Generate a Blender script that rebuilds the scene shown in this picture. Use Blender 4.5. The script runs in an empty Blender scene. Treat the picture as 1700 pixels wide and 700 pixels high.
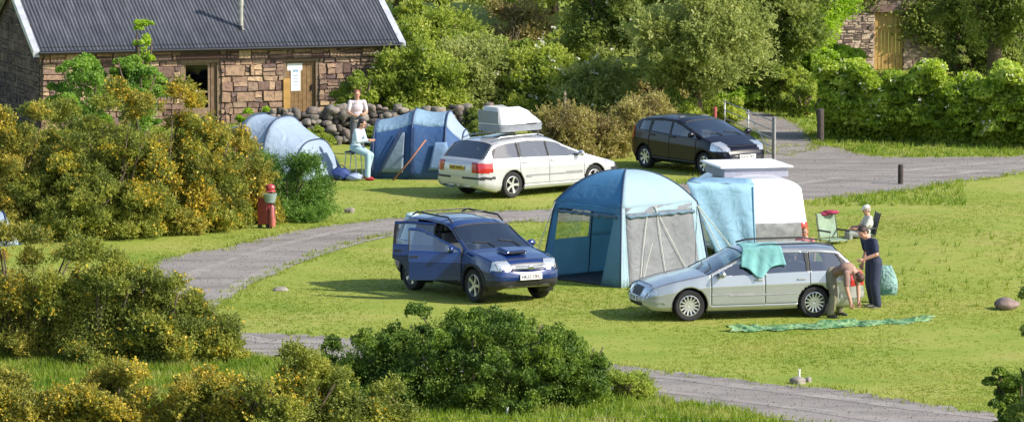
import bpy, bmesh, math, random
import numpy as np
from mathutils import Vector, Matrix
from mathutils.geometry import tessellate_polygon
R = math.radians
PI = math.pi
C = bpy.context.scene.collection
random.seed(7)
F = 8400.0; CAMH = 12.5; PITCH = math.atan(875 / F)
cp, sp = math.cos(PITCH), math.sin(PITCH)

def ray(px, py):
    return np.array([px - 850.0, F * cp + (350 - py) * sp, -F * sp + (350 - py) * cp])
def P(px, py, z=0.0):                 # where a photo point meets the ground
    d = ray(px, py); t = (z - CAMH) / d[2]
    return Vector((d[0] * t, d[1] * t, z))
def PD(px, py, D):                    # a photo point at distance D
    d = ray(px, py); t = D / d[1]
    return Vector((d[0] * t, D, CAMH + d[2] * t))
def S(D): return F / D

# ------------------------------------------------------------------ materials
MATS = {}
def nt(name):
    m = bpy.data.materials.new(name); m.use_nodes = True
    n = m.node_tree; n.nodes.clear()
    out = n.nodes.new('ShaderNodeOutputMaterial')
    return m, n, out
def N(n, kind, **kw):
    x = n.nodes.new(kind)
    for k, v in kw.items():
        if k in x.inputs: x.inputs[k].default_value = v
        else: setattr(x, k, v)
    return x
def col4(c): return (c[0], c[1], c[2], 1)
def mat(name, col, rough=.6, metal=0, coat=0, vary=.12, vscale=6, bump=0, bscale=60, spec=.5, bdist=.01):
    if name in MATS: return MATS[name]
    m, n, out = nt(name); L = n.links
    p = N(n, 'ShaderNodeBsdfPrincipled', Roughness=rough, Metallic=metal)
    p.inputs['Coat Weight'].default_value = coat
    p.inputs['Coat Roughness'].default_value = .08
    p.inputs['Specular IOR Level'].default_value = spec
    tc = N(n, 'ShaderNodeTexCoord')
    no = N(n, 'ShaderNodeTexNoise', Scale=vscale, Detail=5.0)
    L.new(tc.outputs['Object'], no.inputs['Vector'])
    mr = N(n, 'ShaderNodeMapRange'); mr.inputs[1].default_value = .3; mr.inputs[2].default_value = .7
    mr.inputs[3].default_value = 1 - vary; mr.inputs[4].default_value = 1 + vary
    L.new(no.outputs['Fac'], mr.inputs[0])
    mx = N(n, 'ShaderNodeMix', data_type='RGBA', blend_type='MULTIPLY'); mx.inputs[0].default_value = 1
    mx.inputs[6].default_value = col4(col)
    L.new(mr.outputs[0], mx.inputs[7]); L.new(mx.outputs[2], p.inputs['Base Color'])
    if bump:
        nb = N(n, 'ShaderNodeTexNoise', Scale=bscale, Detail=4.0)
        L.new(tc.outputs['Object'], nb.inputs['Vector'])
        b = N(n, 'ShaderNodeBump', Strength=bump, Distance=bdist)
        L.new(nb.outputs['Fac'], b.inputs['Height']); L.new(b.outputs[0], p.inputs['Normal'])
    L.new(p.outputs[0], out.inputs[0]); MATS[name] = m
    return m
def ramp(n, stops, interp='LINEAR'):
    r = N(n, 'ShaderNodeValToRGB'); r.color_ramp.interpolation = interp
    e = r.color_ramp.elements
    while len(e) < len(stops): e.new(.5)
    for i, (p_, c) in enumerate(stops): e[i].position = p_; e[i].color = col4(c)
    return r
def leafmat(name, cols, scale=1.0, trans=.3, rough=.55, contrast=1):
    # leaf colour: each leaf its own shade, clumps drift between the kinds
    if 'blade' not in name and 'blossom' not in name and 'flower' not in name: cols = [tuple(v * 1.17 for v in q) for q in cols]
    m, n, out = nt(name); L = n.links
    g = N(n, 'ShaderNodeNewGeometry'); tc = N(n, 'ShaderNodeTexCoord')
    no = N(n, 'ShaderNodeTexNoise', Scale=scale, Detail=3.0); L.new(tc.outputs['Object'], no.inputs['Vector'])
    a = N(n, 'ShaderNodeMath', operation='MULTIPLY_ADD'); a.inputs[1].default_value = 1.9; a.inputs[2].default_value = -.65
    L.new(no.outputs['Fac'], a.inputs[0])
    b = N(n, 'ShaderNodeMath', operation='MULTIPLY_ADD'); b.inputs[1].default_value = .42
    L.new(g.outputs['Random Per Island'], b.inputs[0]); L.new(a.outputs[0], b.inputs[2])
    r = ramp(n, [(i / (len(cols) - 1), c) for i, c in enumerate(cols)]); L.new(b.outputs[0], r.inputs[0])
    p = N(n, 'ShaderNodeBsdfPrincipled', Roughness=rough); p.inputs['Specular IOR Level'].default_value = .35
    t = N(n, 'ShaderNodeBsdfTranslucent')
    hs = N(n, 'ShaderNodeHueSaturation', Saturation=1.1, Value=1.5); L.new(r.outputs[0], hs.inputs['Color'])
    L.new(r.outputs[0], p.inputs['Base Color']); L.new(hs.outputs[0], t.inputs['Color'])
    mx = N(n, 'ShaderNodeMixShader'); mx.inputs[0].default_value = trans
    L.new(p.outputs[0], mx.inputs[1]); L.new(t.outputs[0], mx.inputs[2]); L.new(mx.outputs[0], out.inputs[0])
    return m
def islandmat(name, cols, rough=.9, bump=.5, bscale=25, dist=.02):
    m, n, out = nt(name); L = n.links
    g = N(n, 'ShaderNodeNewGeometry'); tc = N(n, 'ShaderNodeTexCoord')
    r = ramp(n, [(i / (len(cols) - 1), c) for i, c in enumerate(cols)])
    L.new(g.outputs['Random Per Island'], r.inputs[0])
    no = N(n, 'ShaderNodeTexNoise', Scale=bscale * .4, Detail=6.0); L.new(tc.outputs['Object'], no.inputs['Vector'])
    mr = N(n, 'ShaderNodeMapRange'); mr.inputs[1].default_value = .3; mr.inputs[2].default_value = .7; mr.inputs[3].default_value = .65; mr.inputs[4].default_value = 1.3
    L.new(no.outputs['Fac'], mr.inputs[0])
    mx = N(n, 'ShaderNodeMix', data_type='RGBA', blend_type='MULTIPLY'); mx.inputs[0].default_value = 1
    L.new(r.outputs[0], mx.inputs[6]); L.new(mr.outputs[0], mx.inputs[7])
    p = N(n, 'ShaderNodeBsdfPrincipled', Roughness=rough); L.new(mx.outputs[2], p.inputs['Base Color'])
    nb = N(n, 'ShaderNodeTexNoise', Scale=bscale, Detail=5.0); L.new(tc.outputs['Object'], nb.inputs['Vector'])
    b = N(n, 'ShaderNodeBump', Strength=bump, Distance=dist); L.new(nb.outputs['Fac'], b.inputs['Height']); L.new(b.outputs[0], p.inputs['Normal'])
    L.new(p.outputs[0], out.inputs[0]); return m
def glassmat(name, tint, rough=.03, spec=1.0, base=.06):
    m, n, out = nt(name); L = n.links
    t = N(n, 'ShaderNodeBsdfTransparent'); t.inputs[0].default_value = col4(tint)
    g = N(n, 'ShaderNodeBsdfGlossy', Roughness=rough)
    fr = N(n, 'ShaderNodeFresnel', IOR=1.5)
    a = N(n, 'ShaderNodeMath', operation='MULTIPLY_ADD'); a.inputs[1].default_value = spec; a.inputs[2].default_value = base
    L.new(fr.outputs[0], a.inputs[0]); mx = N(n, 'ShaderNodeMixShader')
    L.new(a.outputs[0], mx.inputs[0]); L.new(t.outputs[0], mx.inputs[1]); L.new(g.outputs[0], mx.inputs[2]); L.new(mx.outputs[0], out.inputs[0])
    return m
def clothmat(name, col, trans=.25, rough=.7, bump=.25, bscale=3.5, vary=.08, see=0):
    m, n, out = nt(name); L = n.links
    tc = N(n, 'ShaderNodeTexCoord')
    no = N(n, 'ShaderNodeTexNoise', Scale=bscale * .6, Detail=4.0); L.new(tc.outputs['Object'], no.inputs['Vector'])
    mr = N(n, 'ShaderNodeMapRange'); mr.inputs[1].default_value = .3; mr.inputs[2].default_value = .7; mr.inputs[3].default_value = 1 - vary; mr.inputs[4].default_value = 1 + vary
    L.new(no.outputs['Fac'], mr.inputs[0])
    mx = N(n, 'ShaderNodeMix', data_type='RGBA', blend_type='MULTIPLY'); mx.inputs[0].default_value = 1
    mx.inputs[6].default_value = col4(col); L.new(mr.outputs[0], mx.inputs[7])
    p = N(n, 'ShaderNodeBsdfPrincipled', Roughness=rough); p.inputs['Specular IOR Level'].default_value = .4
    L.new(mx.outputs[2], p.inputs['Base Color'])
    nb = N(n, 'ShaderNodeTexNoise', Scale=bscale, Detail=3.0, Distortion=1.2); L.new(tc.outputs['Object'], nb.inputs['Vector'])
    b = N(n, 'ShaderNodeBump', Strength=bump, Distance=.08); L.new(nb.outputs['Fac'], b.inputs['Height']); L.new(b.outputs[0], p.inputs['Normal'])
    t = N(n, 'ShaderNodeBsdfTranslucent'); L.new(mx.outputs[2], t.inputs[0])
    ms = N(n, 'ShaderNodeMixShader'); ms.inputs[0].default_value = trans
    L.new(p.outputs[0], ms.inputs[1]); L.new(t.outputs[0], ms.inputs[2]); last = ms
    if see:
        tr = N(n, 'ShaderNodeBsdfTransparent'); m2 = N(n, 'ShaderNodeMixShader'); m2.inputs[0].default_value = see
        L.new(ms.outputs[0], m2.inputs[1]); L.new(tr.outputs[0], m2.inputs[2]); last = m2
    L.new(last.outputs[0], out.inputs[0]); return m

# ------------------------------------------------------------------ mesh helpers
def link(o, parent=None):
    C.objects.link(o)
    if parent: o.parent = parent
    return o
def fast(name, V, Fc, m, parent=None, smooth=False):
    """mesh from numpy verts and same-size faces"""
    me = bpy.data.meshes.new(name); V = np.asarray(V, np.float32); Fc = np.asarray(Fc, np.int32)
    k = Fc.shape[1]
    me.vertices.add(len(V)); me.vertices.foreach_set('co', V.ravel())
    me.loops.add(Fc.size); me.loops.foreach_set('vertex_index', Fc.ravel())
    me.polygons.add(len(Fc)); me.polygons.foreach_set('loop_start', np.arange(0, Fc.size, k, dtype=np.int32))
    me.polygons.foreach_set('loop_total', np.full(len(Fc), k, np.int32))
    if smooth: me.polygons.foreach_set('use_smooth', np.ones(len(Fc), bool))
    me.update(calc_edges=True); me.validate()
    for x in (m if isinstance(m, (list, tuple)) else [m]): me.materials.append(x)
    o = bpy.data.objects.new(name, me); return link(o, parent)
def tag(o, label=None, cat=None, group=None, kind=None):
    if label: o['label'] = label
    if cat: o['category'] = cat
    if group: o['group'] = group
    if kind: o['kind'] = kind
    return o
def thing(name, label, cat, loc=(0, 0, 0), rz=0, group=None):
    o = bpy.data.objects.new(name, None); o.empty_display_size = .2
    link(o); o.location = loc; o.rotation_euler = (0, 0, rz)
    return tag(o, label, cat, group)
class MB:
    def __init__(s): s.v = []; s.f = []; s.m = []
    def add(s, vs, fs, mi=0):
        b = len(s.v); s.v += [tuple(v) for v in vs]; s.f += [tuple(b + i for i in f) for f in fs]; s.m += [mi] * len(fs); return s
    def box(s, c, d, M=None, mi=0, taper=1):
        x, y, z = d[0] / 2, d[1] / 2, d[2] / 2; vs = []
        for k in (-1, 1):
            t = taper if k > 0 else 1
            for a, b in ((-1, -1), (1, -1), (1, 1), (-1, 1)):
                q = Vector((a * x * t, b * y * t, k * z))
                if M: q = M @ q
                vs.append(q + Vector(c))
        return s.add(vs, [(3, 2, 1, 0), (4, 5, 6, 7), (0, 1, 5, 4), (1, 2, 6, 5), (2, 3, 7, 6), (3, 0, 4, 7)], mi)
    def tube(s, pts, r, n=8, mi=0, cap=True):
        pts = [Vector(p) for p in pts]; rs = r if isinstance(r, (list, tuple)) else [r] * len(pts)
        vs = []; fs = []; up = None
        for i, p in enumerate(pts):
            d = (pts[min(i + 1, len(pts) - 1)] - pts[max(i - 1, 0)]).normalized()
            if up is None: up = Vector((0, 0, 1)) if abs(d.z) < .9 else Vector((1, 0, 0))
            a = d.cross(up).normalized(); b = d.cross(a).normalized(); up = -b if False else up
            for k in range(n):
                t = 2 * PI * k / n; vs.append(p + (a * math.cos(t) + b * math.sin(t)) * rs[i])
        for i in range(len(pts) - 1):
            for k in range(n):
                fs.append((i * n + k, i * n + (k + 1) % n, (i + 1) * n + (k + 1) % n, (i + 1) * n + k))
        if cap: fs.append(tuple(range(n))[::-1]); fs.append(tuple((len(pts) - 1) * n + k for k in range(n)))
        return s.add(vs, fs, mi)
    def ell(s, c, r, M=None, nu=14, nv=9, mi=0, fn=None):
        vs = []; fs = []
        for j in range(nv + 1):
            ph = PI * j / nv
            for i in range(nu):
                t = 2 * PI * i / nu
                q = Vector((math.sin(ph) * math.cos(t), math.sin(ph) * math.sin(t), math.cos(ph)))
                if fn: q = q * fn(q)
                q = Vector((q.x * r[0], q.y * r[1], q.z * r[2]))
                if M: q = M @ q
                vs.append(q + Vector(c))
        for j in range(nv):
            for i in range(nu):
                a, b = j * nu + i, j * nu + (i + 1) % nu; fs.append((a, a + nu, b + nu, b))
        return s.add(vs, fs, mi)
    def lathe(s, prof, n=28, M=None, mi=0):   # prof (r, y) about the y axis
        vs = []; fs = []
        for r_, y in prof:
            for k in range(n):
                t = 2 * PI * k / n; q = Vector((r_ * math.cos(t), y, r_ * math.sin(t))); vs.append(M @ q if M else q)
        for i in range(len(prof) - 1):
            for k in range(n):
                a, b = i * n + k, i * n + (k + 1) % n; fs.append((a, b, b + n, a + n))
        return s.add(vs, fs, mi)
    def build(s, name, m, parent=None, smooth=False, bevel=0, auto=None, sub=0, solid=0):
        me = bpy.data.meshes.new(name); me.from_pydata(s.v, [], s.f)
        for x in (m if isinstance(m, (list, tuple)) else [m]): me.materials.append(x)
        for p, i in zip(me.polygons, s.m): p.material_index = i; p.use_smooth = smooth or bool(auto)
        me.update(); o = bpy.data.objects.new(name, me); link(o, parent)
        if solid: a = o.modifiers.new('s', 'SOLIDIFY'); a.thickness = solid; a.offset = 0
        if bevel: a = o.modifiers.new('b', 'BEVEL'); a.width = bevel; a.segments = 2; a.limit_method = 'ANGLE'
        if sub: a = o.modifiers.new('u', 'SUBSURF'); a.levels = sub; a.render_levels = sub
        if auto:
            me.set_sharp_from_angle(angle=R(auto))
        return o

# ------------------------------------------------------------------ terrain
MOUNDS = [(P(1640, 430), 5.0, 6.5, .40), (P(1500, 380), 4, 4.5, .06)]
MOUNDS_L = [(m[0].x, m[0].y, m[1], m[2], m[3]) for m in MOUNDS]
def gz(x, y):
    z = 0 * (x + y)
    for mx, my, sx, sy, a in MOUNDS_L:
        z = z + a * np.exp(-((x - mx) / sx) ** 2 - ((y - my) / sy) ** 2)
    r_ = np.maximum(0, y - 172); z = z + .10 * r_ * r_ / (r_ + 12) * (y < 420) + (y >= 420) * 23
    return z
def poly_mask(poly, X, Y):
    ins = np.zeros(X.shape, bool); n = len(poly)
    for i in range(n):
        x1, y1 = poly[i][0], poly[i][1]; x2, y2 = poly[(i + 1) % n][0], poly[(i + 1) % n][1]
        c = ((y1 > Y) != (y2 > Y)) & (X < (x2 - x1) * (Y - y1) / (y2 - y1 + 1e-12) + x1); ins ^= c
    return ins

# ground: one sheet, fine where the photo looks, out to the horizon
def ground():
    xs = np.concatenate([np.linspace(-2500, -40, 14), np.arange(-36, 36.1, .6), np.linspace(40, 2500, 14)])
    ys = np.concatenate([np.linspace(-400, 60, 12), np.arange(64, 240, .8), np.linspace(245, 4000, 40)])
    X, Y = np.meshgrid(xs, ys); Z = gz(X, Y)
    V = np.stack([X, Y, Z], -1).reshape(-1, 3); nx = len(xs); ny = len(ys)
    i, j = np.meshgrid(np.arange(nx - 1), np.arange(ny - 1)); a = (j * nx + i).ravel()
    Fc = np.stack([a, a + 1, a + 1 + nx, a + nx], -1)
    m, n, out = nt('lawn'); L = n.links
    tc = N(n, 'ShaderNodeTexCoord')
    mp = N(n, 'ShaderNodeMapping'); mp.inputs['Scale'].default_value = (.32, .42, 1); L.new(tc.outputs['Object'], mp.inputs[0])
    n1 = N(n, 'ShaderNodeTexNoise', Scale=.9, Detail=6.0, Roughness=.62); L.new(mp.outputs[0], n1.inputs['Vector'])
    n2 = N(n, 'ShaderNodeTexNoise', Scale=9.0, Detail=6.0, Roughness=.7); L.new(tc.outputs['Object'], n2.inputs['Vector'])
    ad = N(n, 'ShaderNodeMath', operation='MULTIPLY_ADD'); ad.inputs[1].default_value = .38
    L.new(n2.outputs['Fac'], ad.inputs[0])
    sc = N(n, 'ShaderNodeMath', operation='MULTIPLY'); sc.inputs[1].default_value = .72; L.new(n1.outputs['Fac'], sc.inputs[0]); L.new(sc.outputs[0], ad.inputs[2])
    r = ramp(n, [(.34, (.13, .21, .024)), (.45, (.20, .265, .036)), (.57, (.27, .305, .056)), (.69, (.33, .31, .085)), (.82, (.25, .20, .075))]); L.new(ad.outputs[0], r.inputs[0])
    p = N(n, 'ShaderNodeBsdfPrincipled', Roughness=.85); p.inputs['Specular IOR Level'].default_value = .15
    L.new(r.outputs[0], p.inputs['Base Color'])
    nb = N(n, 'ShaderNodeTexNoise', Scale=22.0, Detail=6.0, Roughness=.7); L.new(tc.outputs['Object'], nb.inputs['Vector'])
    b = N(n, 'ShaderNodeBump', Strength=.35, Distance=.05); L.new(nb.outputs['Fac'], b.inputs['Height']); L.new(b.outputs[0], p.inputs['Normal'])
    L.new(p.outputs[0], out.inputs[0])
    o = fast('ground', V, Fc, m, smooth=True); tag(o, kind='structure')
ground()

def smooth_poly(px, k=6):
    n = len(px); o = []
    for i in range(n):
        p0, p1, p2, p3 = [np.array(px[(i + d) % n], float) for d in (-1, 0, 1, 2)]
        for t in np.arange(k) / k:
            o.append(.5 * (2 * p1 + (p2 - p0) * t + (2 * p0 - 5 * p1 + 4 * p2 - p3) * t * t + (3 * p1 - p0 - 3 * p2 + p3) * t ** 3))
    return o
def world_poly(px, rough=.12, seed=1):
    rng = np.random.default_rng(seed); w = [P(a, b) for a, b in smooth_poly(px)]
    o = []
    for i in range(len(w)):
        a, b = w[i], w[(i + 1) % len(w)]; n = max(1, int((b - a).length / .18))
        for k in range(n):
            q = a.lerp(b, k / n); o.append((q.x + rng.normal(0, rough * .4), q.y + rng.normal(0, rough)))
    return o
mg, n_, out_ = nt('gravel'); L_ = n_.links
tc_ = N(n_, 'ShaderNodeTexCoord')
mp_ = N(n_, 'ShaderNodeMapping'); mp_.inputs['Scale'].default_value = (.35, 1.3, 1); mp_.inputs['Rotation'].default_value = (0, 0, -.25); L_.new(tc_.outputs['Object'], mp_.inputs[0])
g1 = N(n_, 'ShaderNodeTexNoise', Scale=1.0, Detail=6.0, Roughness=.6); L_.new(mp_.outputs[0], g1.inputs['Vector'])
g2 = N(n_, 'ShaderNodeTexVoronoi', Scale=16.0); L_.new(tc_.outputs['Object'], g2.inputs['Vector'])
g3 = N(n_, 'ShaderNodeTexNoise', Scale=28.0, Detail=6.0, Roughness=.8); L_.new(tc_.outputs['Object'], g3.inputs['Vector'])
r1 = ramp(n_, [(.33, (.17, .148, .132)), (.48, (.225, .20, .182)), (.6, (.275, .247, .225)), (.72, (.21, .185, .16))]); L_.new(g1.outputs['Fac'], r1.inputs[0])
r2 = ramp(n_, [(.3, (.62, .62, .62)), (.5, (1, 1, 1)), (.7, (1.35, 1.33, 1.3))]); L_.new(g3.outputs['Fac'], r2.inputs[0])
mx_ = N(n_, 'ShaderNodeMix', data_type='RGBA', blend_type='MULTIPLY'); mx_.inputs[0].default_value = 1
L_.new(r1.outputs[0], mx_.inputs[6]); L_.new(r2.outputs[0], mx_.inputs[7])
pg = N(n_, 'ShaderNodeBsdfPrincipled', Roughness=.9); L_.new(mx_.outputs[2], pg.inputs['Base Color'])
bg = N(n_, 'ShaderNodeBump', Strength=.5, Distance=.03); L_.new(g3.outputs['Fac'], bg.inputs['Height']); L_.new(bg.outputs[0], pg.inputs['Normal'])
L_.new(pg.outputs[0], out_.inputs[0])
ROADS = []
def road(name, px, z, seed):
    w = world_poly(px, .13, seed); ROADS.append(w)
    tri = tessellate_polygon([[Vector((x, y, 0)) for x, y in w]])
    me = bpy.data.meshes.new(name); me.from_pydata([(x, y, z) for x, y in w], [], [tuple(t) for t in tri])
    bm = bmesh.new(); bm.from_mesh(me); bmesh.ops.recalc_face_normals(bm, faces=bm.faces)
    if bm.faces and sum(f.normal.z for f in bm.faces) < 0: bmesh.ops.reverse_faces(bm, faces=bm.faces)
    bm.to_mesh(me); bm.free(); me.materials.append(mg)
    o = link(bpy.data.objects.new(name, me)); tag(o, kind='structure')
road('gravel_track', [(1760, 262), (1600, 261), (1500, 262), (1425, 256), (1385, 244), (1290, 246), (1180, 288), (1050, 330), (905, 347),
    (820, 351), (700, 358), (600, 368), (480, 386), (380, 410), (275, 430), (215, 470), (190, 520), (230, 560), (385, 590), (540, 597), (800, 625), (1070, 657),
    (1200, 677), (1350, 705), (1760, 760), (1760, 706), (1640, 686), (1450, 655), (1300, 637), (1150, 622), (1070, 612), (800, 585), (560, 560), (385, 552), (330, 525),
    (370, 500), (420, 470), (500, 435), (560, 412), (650, 389), (800, 374), (905, 368), (1100, 368), (1250, 352), (1350, 335), (1420, 325), (1500, 317), (1540, 309), (1620, 298), (1760, 278)], .012, 3)
road('gravel_path', [(1150, 186), (1265, 188), (1318, 205), (1350, 236), (1335, 252), (1276, 256), (1258, 225), (1205, 205), (1150, 200)], .021, 5)
mrut = mat('packed_gravel', (.265, .238, .215), .9, vary=.22, vscale=1.5, bump=.4, bscale=30)
def ruts(px, seed):
    rng = np.random.default_rng(seed); cl = [P(*q) for q in px]; pts = []
    for i in range(len(cl) - 1):
        for t in np.arange(12) / 12: 
            p0, p1, p2, p3 = cl[max(i - 1, 0)], cl[i], cl[i + 1], cl[min(i + 2, len(cl) - 1)]; pts.append(.5 * (2 * p1 + (p2 - p0) * t + (2 * p0 - 5 * p1 + 4 * p2 - p3) * t * t + (3 * p1 - p0 - 3 * p2 + p3) * t ** 3))
    fine = []
    for i in range(len(pts) - 1):
        n = max(1, int((pts[i + 1] - pts[i]).length / .2)); fine += [pts[i].lerp(pts[i + 1], k / n) for k in range(n)]
    for off in (-.72, .72):
        V = []; 
        for i, p in enumerate(fine):
            d = (fine[min(i + 3, len(fine) - 1)] - fine[max(i - 3, 0)]); nn = Vector((-d.y, d.x, 0)).normalized(); w = .17 + .06 * math.sin(i * .13 + off) 
            a_ = p + nn * (off - w + .03 * math.sin(i * .41)); b_ = p + nn * (off + w + .03 * math.sin(i * .37 + 2)); V += [(a_.x, a_.y, .0165), (b_.x, b_.y, .0165)]
        n = len(fine); k = np.arange(n - 1) * 2; o = fast('wheel_rut', np.array(V), np.stack([k, k + 2, k + 3, k + 1], 1), mrut); tag(o, kind='structure')
ruts([(1760, 270), (1600, 281), (1500, 291), (1400, 291), (1330, 296), (1200, 318), (1050, 348), (905, 357), (800, 363), (700, 373), (560, 398), (440, 432), (330, 480), (285, 530), (385, 571), (540, 578), (800, 605), (1070, 635), (1300, 662), (1640, 708), (1760, 730)], 8)

# ------------------------------------------------------------------ foliage
def unit(rng, n):
    v = rng.normal(size=(n, 3)); return v / np.linalg.norm(v, axis=1)[:, None]
def leafmesh(name, Cn, T, l, w, rng, m, parent=None):
    """one diamond leaf per centre Cn, long axis T"""
    n = len(Cn); T = T / (np.linalg.norm(T, axis=1)[:, None] + 1e-9)
    B = np.cross(T, unit(rng, n)); B /= (np.linalg.norm(B, axis=1)[:, None] + 1e-9)
    l = l * rng.uniform(.6, 1.3, (n, 1)); w = w * rng.uniform(.6, 1.3, (n, 1))
    V = np.stack([Cn - T * l / 2, Cn + B * w / 2, Cn + T * l / 2, Cn - B * w / 2], 1).reshape(-1, 3)
    Fc = np.arange(4 * n).reshape(n, 4); return fast(name, V, Fc, m, parent)
def dome_clumps(rng, rx, ry, h, k, cr, flat=1.0, base=0.0, full=False):
    """clump centres over an uneven dome"""
    u = unit(rng, k); K = max(6, k // 5); u = unit(rng, K * 4); u = u[u[:, 2] > (-.75 if full else -.02)][:K]
    th = np.arctan2(u[:, 1], u[:, 0]); ph0 = rng.uniform(0, 6.28, 4)
    lob = 1 + .10 * np.sin(2 * th + ph0[0]) + .10 * np.sin(3 * th + ph0[1] + 2 * u[:, 2]) + .08 * np.sin(5 * th + ph0[2] + 4 * u[:, 2])
    R2 = cr * rng.uniform(.9, 1.9, len(u))                       # boughs
    r = np.minimum((1 - .40 * rng.random(len(u)) ** 1.5) * lob, 1.04)
    c = u * r[:, None] * np.maximum(np.array([rx, ry, h])[None] - R2[:, None] * .42, .1)
    if full: c[:, 2] += base
    else: c[:, 2] = np.minimum(np.abs(c[:, 2]) * flat + base, np.maximum(h * rng.uniform(.88, 1.05, len(u)) - R2 * .62, .05))
    m = 7; v = unit(rng, len(u) * m); v[:, 2] = np.abs(v[:, 2]) * .8 + v[:, 2] * .2      # tufts on each bough
    id_ = np.repeat(np.arange(len(u)), m); c2 = c[id_] + v * (R2[id_] * rng.uniform(.45, .95, len(id_)))[:, None]
    c2[:, 2] = np.maximum(c2[:, 2], .03)
    return c2, cr * rng.uniform(.35, .8, len(id_))
def trunkmesh(rng, h, r, parent, bark, spread, name='trunk', base=0, n=5):
    mb = MB(); top = h * .55
    pts = [Vector((rng.normal(0, .04) * i, rng.normal(0, .04) * i, top * i / 4)) for i in range(5)]
    mb.tube(pts, [r * (1.25 - .18 * i) for i in range(5)], 9)
    for k in range(n):
        a = 6.28 * k / n + rng.uniform(-.4, .4); s0 = pts[2 + k % 3]; e = Vector((math.cos(a) * spread * .7, math.sin(a) * spread * .7, h * rng.uniform(.6, .9)))
        mid = s0.lerp(e, .5) + Vector((0, 0, -.08 * h)); mb.tube([s0, mid, e], [r * .5, r * .33, r * .12], 6)
    return mb.build(name, bark, parent, smooth=True)
def stemsmesh(rng, rx, ry, h, parent, bark, n=14, r=.025):
    mb = MB()
    for k in range(n):
        a = rng.uniform(0, 6.28); f = rng.uniform(.3, .85)
        e = Vector((math.cos(a) * rx * f, math.sin(a) * ry * f, h * rng.uniform(.5, .8)))
        s0 = Vector((math.cos(a) * rx * f * .35, math.sin(a) * ry * f * .35, -.03)); mb.tube([s0, s0.lerp(e, .5) + Vector((0, 0, .1 * h)), e], [r * 1.4, r, r * .5], 5)
    return mb.build('stem', bark, parent, smooth=True)
BARK = mat('bark', (.09, .065, .045), .95, vary=.3, vscale=9, bump=.6, bscale=20)
def bush(name, label, cat, loc, rx, ry, h, leafm, seed, n=30000, l=.07, w=.03, k=120, cr=.35, sprig=0, flowers=None, nfl=0, group=None, tree=None, spiky=.6, base=0.0, fl=.05, full=False, drop=.0, core=.68):
    rng = np.random.default_rng(seed); root = thing(name, label, cat, loc, 0, group)
    c, r = dome_clumps(rng, rx, ry, h if not full else h, k, cr, base=base, full=full)
    wt = r ** 2; wt /= wt.sum()
    if sprig:
        ns = n // 9; id_ = rng.choice(len(c), ns, p=wt); d = unit(rng, ns); d[:, 2] = d[:, 2] * .7 + .25; d /= np.linalg.norm(d, axis=1)[:, None]
        o = c[id_] + d * (r[id_] * rng.uniform(.55, 1.0, ns))[:, None]
        dd = d * .75 + unit(rng, ns) * .35 + np.array([0, 0, .3]); dd /= np.linalg.norm(dd, axis=1)[:, None]
        ln = sprig * rng.uniform(.4, 1.3, ns)
        t = np.tile(np.linspace(0, 1, 9), ns); rep = np.repeat(np.arange(ns), 9)
        Cn = o[rep] + dd[rep] * (ln[rep] * t)[:, None] + unit(rng, ns * 9) * (.030 * (1.2 - t))[:, None] * (w / .02)
        T = dd[rep] * .8 + unit(rng, ns * 9) * .9
        tips = o + dd * ln[:, None]
    else:
        id_ = rng.choice(len(c), n, p=wt); d = unit(rng, n); d[:, 2] = np.abs(d[:, 2]) * .7 + d[:, 2] * .3
        d /= np.linalg.norm(d, axis=1)[:, None]
        Cn = c[id_] + d * (r[id_] * (1 - np.abs(rng.normal(0, .2, n))))[:, None]
        T = d * spiky + unit(rng, n); T[:, 2] -= drop; tips = c[id_[::7]] + d[::7] * r[id_[::7]][:, None] * 1.02
    # an inner shell so the middle is not empty
    ni = n // 6; u = unit(rng, ni); u[:, 2] = np.abs(u[:, 2]) if not full else u[:, 2]
    Ci = u * rng.uniform(.35, core, (ni, 1)) * np.array([rx, ry, h]); Ci[:, 2] += base
    Cn = np.concatenate([Cn, Ci]); T = np.concatenate([T, unit(rng, ni)])
    keep = Cn[:, 2] > .02; Cn = Cn[keep]; T = T[keep]
    leafmesh('crown' if tree else 'foliage', Cn, T, l, w, rng, leafm, root)
    if flowers and nfl:
        hot = rng.random(len(c)) < .5
        q = tips[rng.choice(len(tips), min(nfl * 3, len(tips)), replace=False)]
        fn = np.sin(q[:, 0] * 2.1 + seed) + np.sin(q[:, 1] * 1.7 + q[:, 2] * 3 + seed * 2) + rng.normal(0, .35, len(q)) + 1.1 * np.sin(q[:, 0] * 5.3 + q[:, 2] * 4 + seed)
        q = q[np.argsort(-fn)[:nfl]]; q = q[q[:, 2] > .05]
        q = np.repeat(q, 4, 0) + rng.normal(0, .035, (len(q) * 4, 3))
        tag(leafmesh('flowers', q, unit(rng, len(q)), fl, fl * .8, rng, flowers, root), kind='stuff')
    if tree: trunkmesh(rng, tree, .05 * tree ** .8, root, BARK, rx)
    else: stemsmesh(rng, rx, ry, h, root, BARK)
    return root
def bush_px(name, label, cat, pxc, pyb, wpx, hpx, leafm, seed, depth=.8, **kw):
    p = P(pxc, pyb); D = p.y; s = S(D); rx = wpx / 2 / s; h = hpx / s
    ry = rx * depth; q = P(pxc, pyb); x = q.x; y = q.y + min(ry, 2.2) * .6
    h = (hpx + (P(pxc, pyb).y and (y - D) * -.11 * s)) / s
    return bush(name, label, cat, (x, y, float(gz(x, y))), rx, ry, max(h, .3), leafm, seed, **kw)
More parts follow.
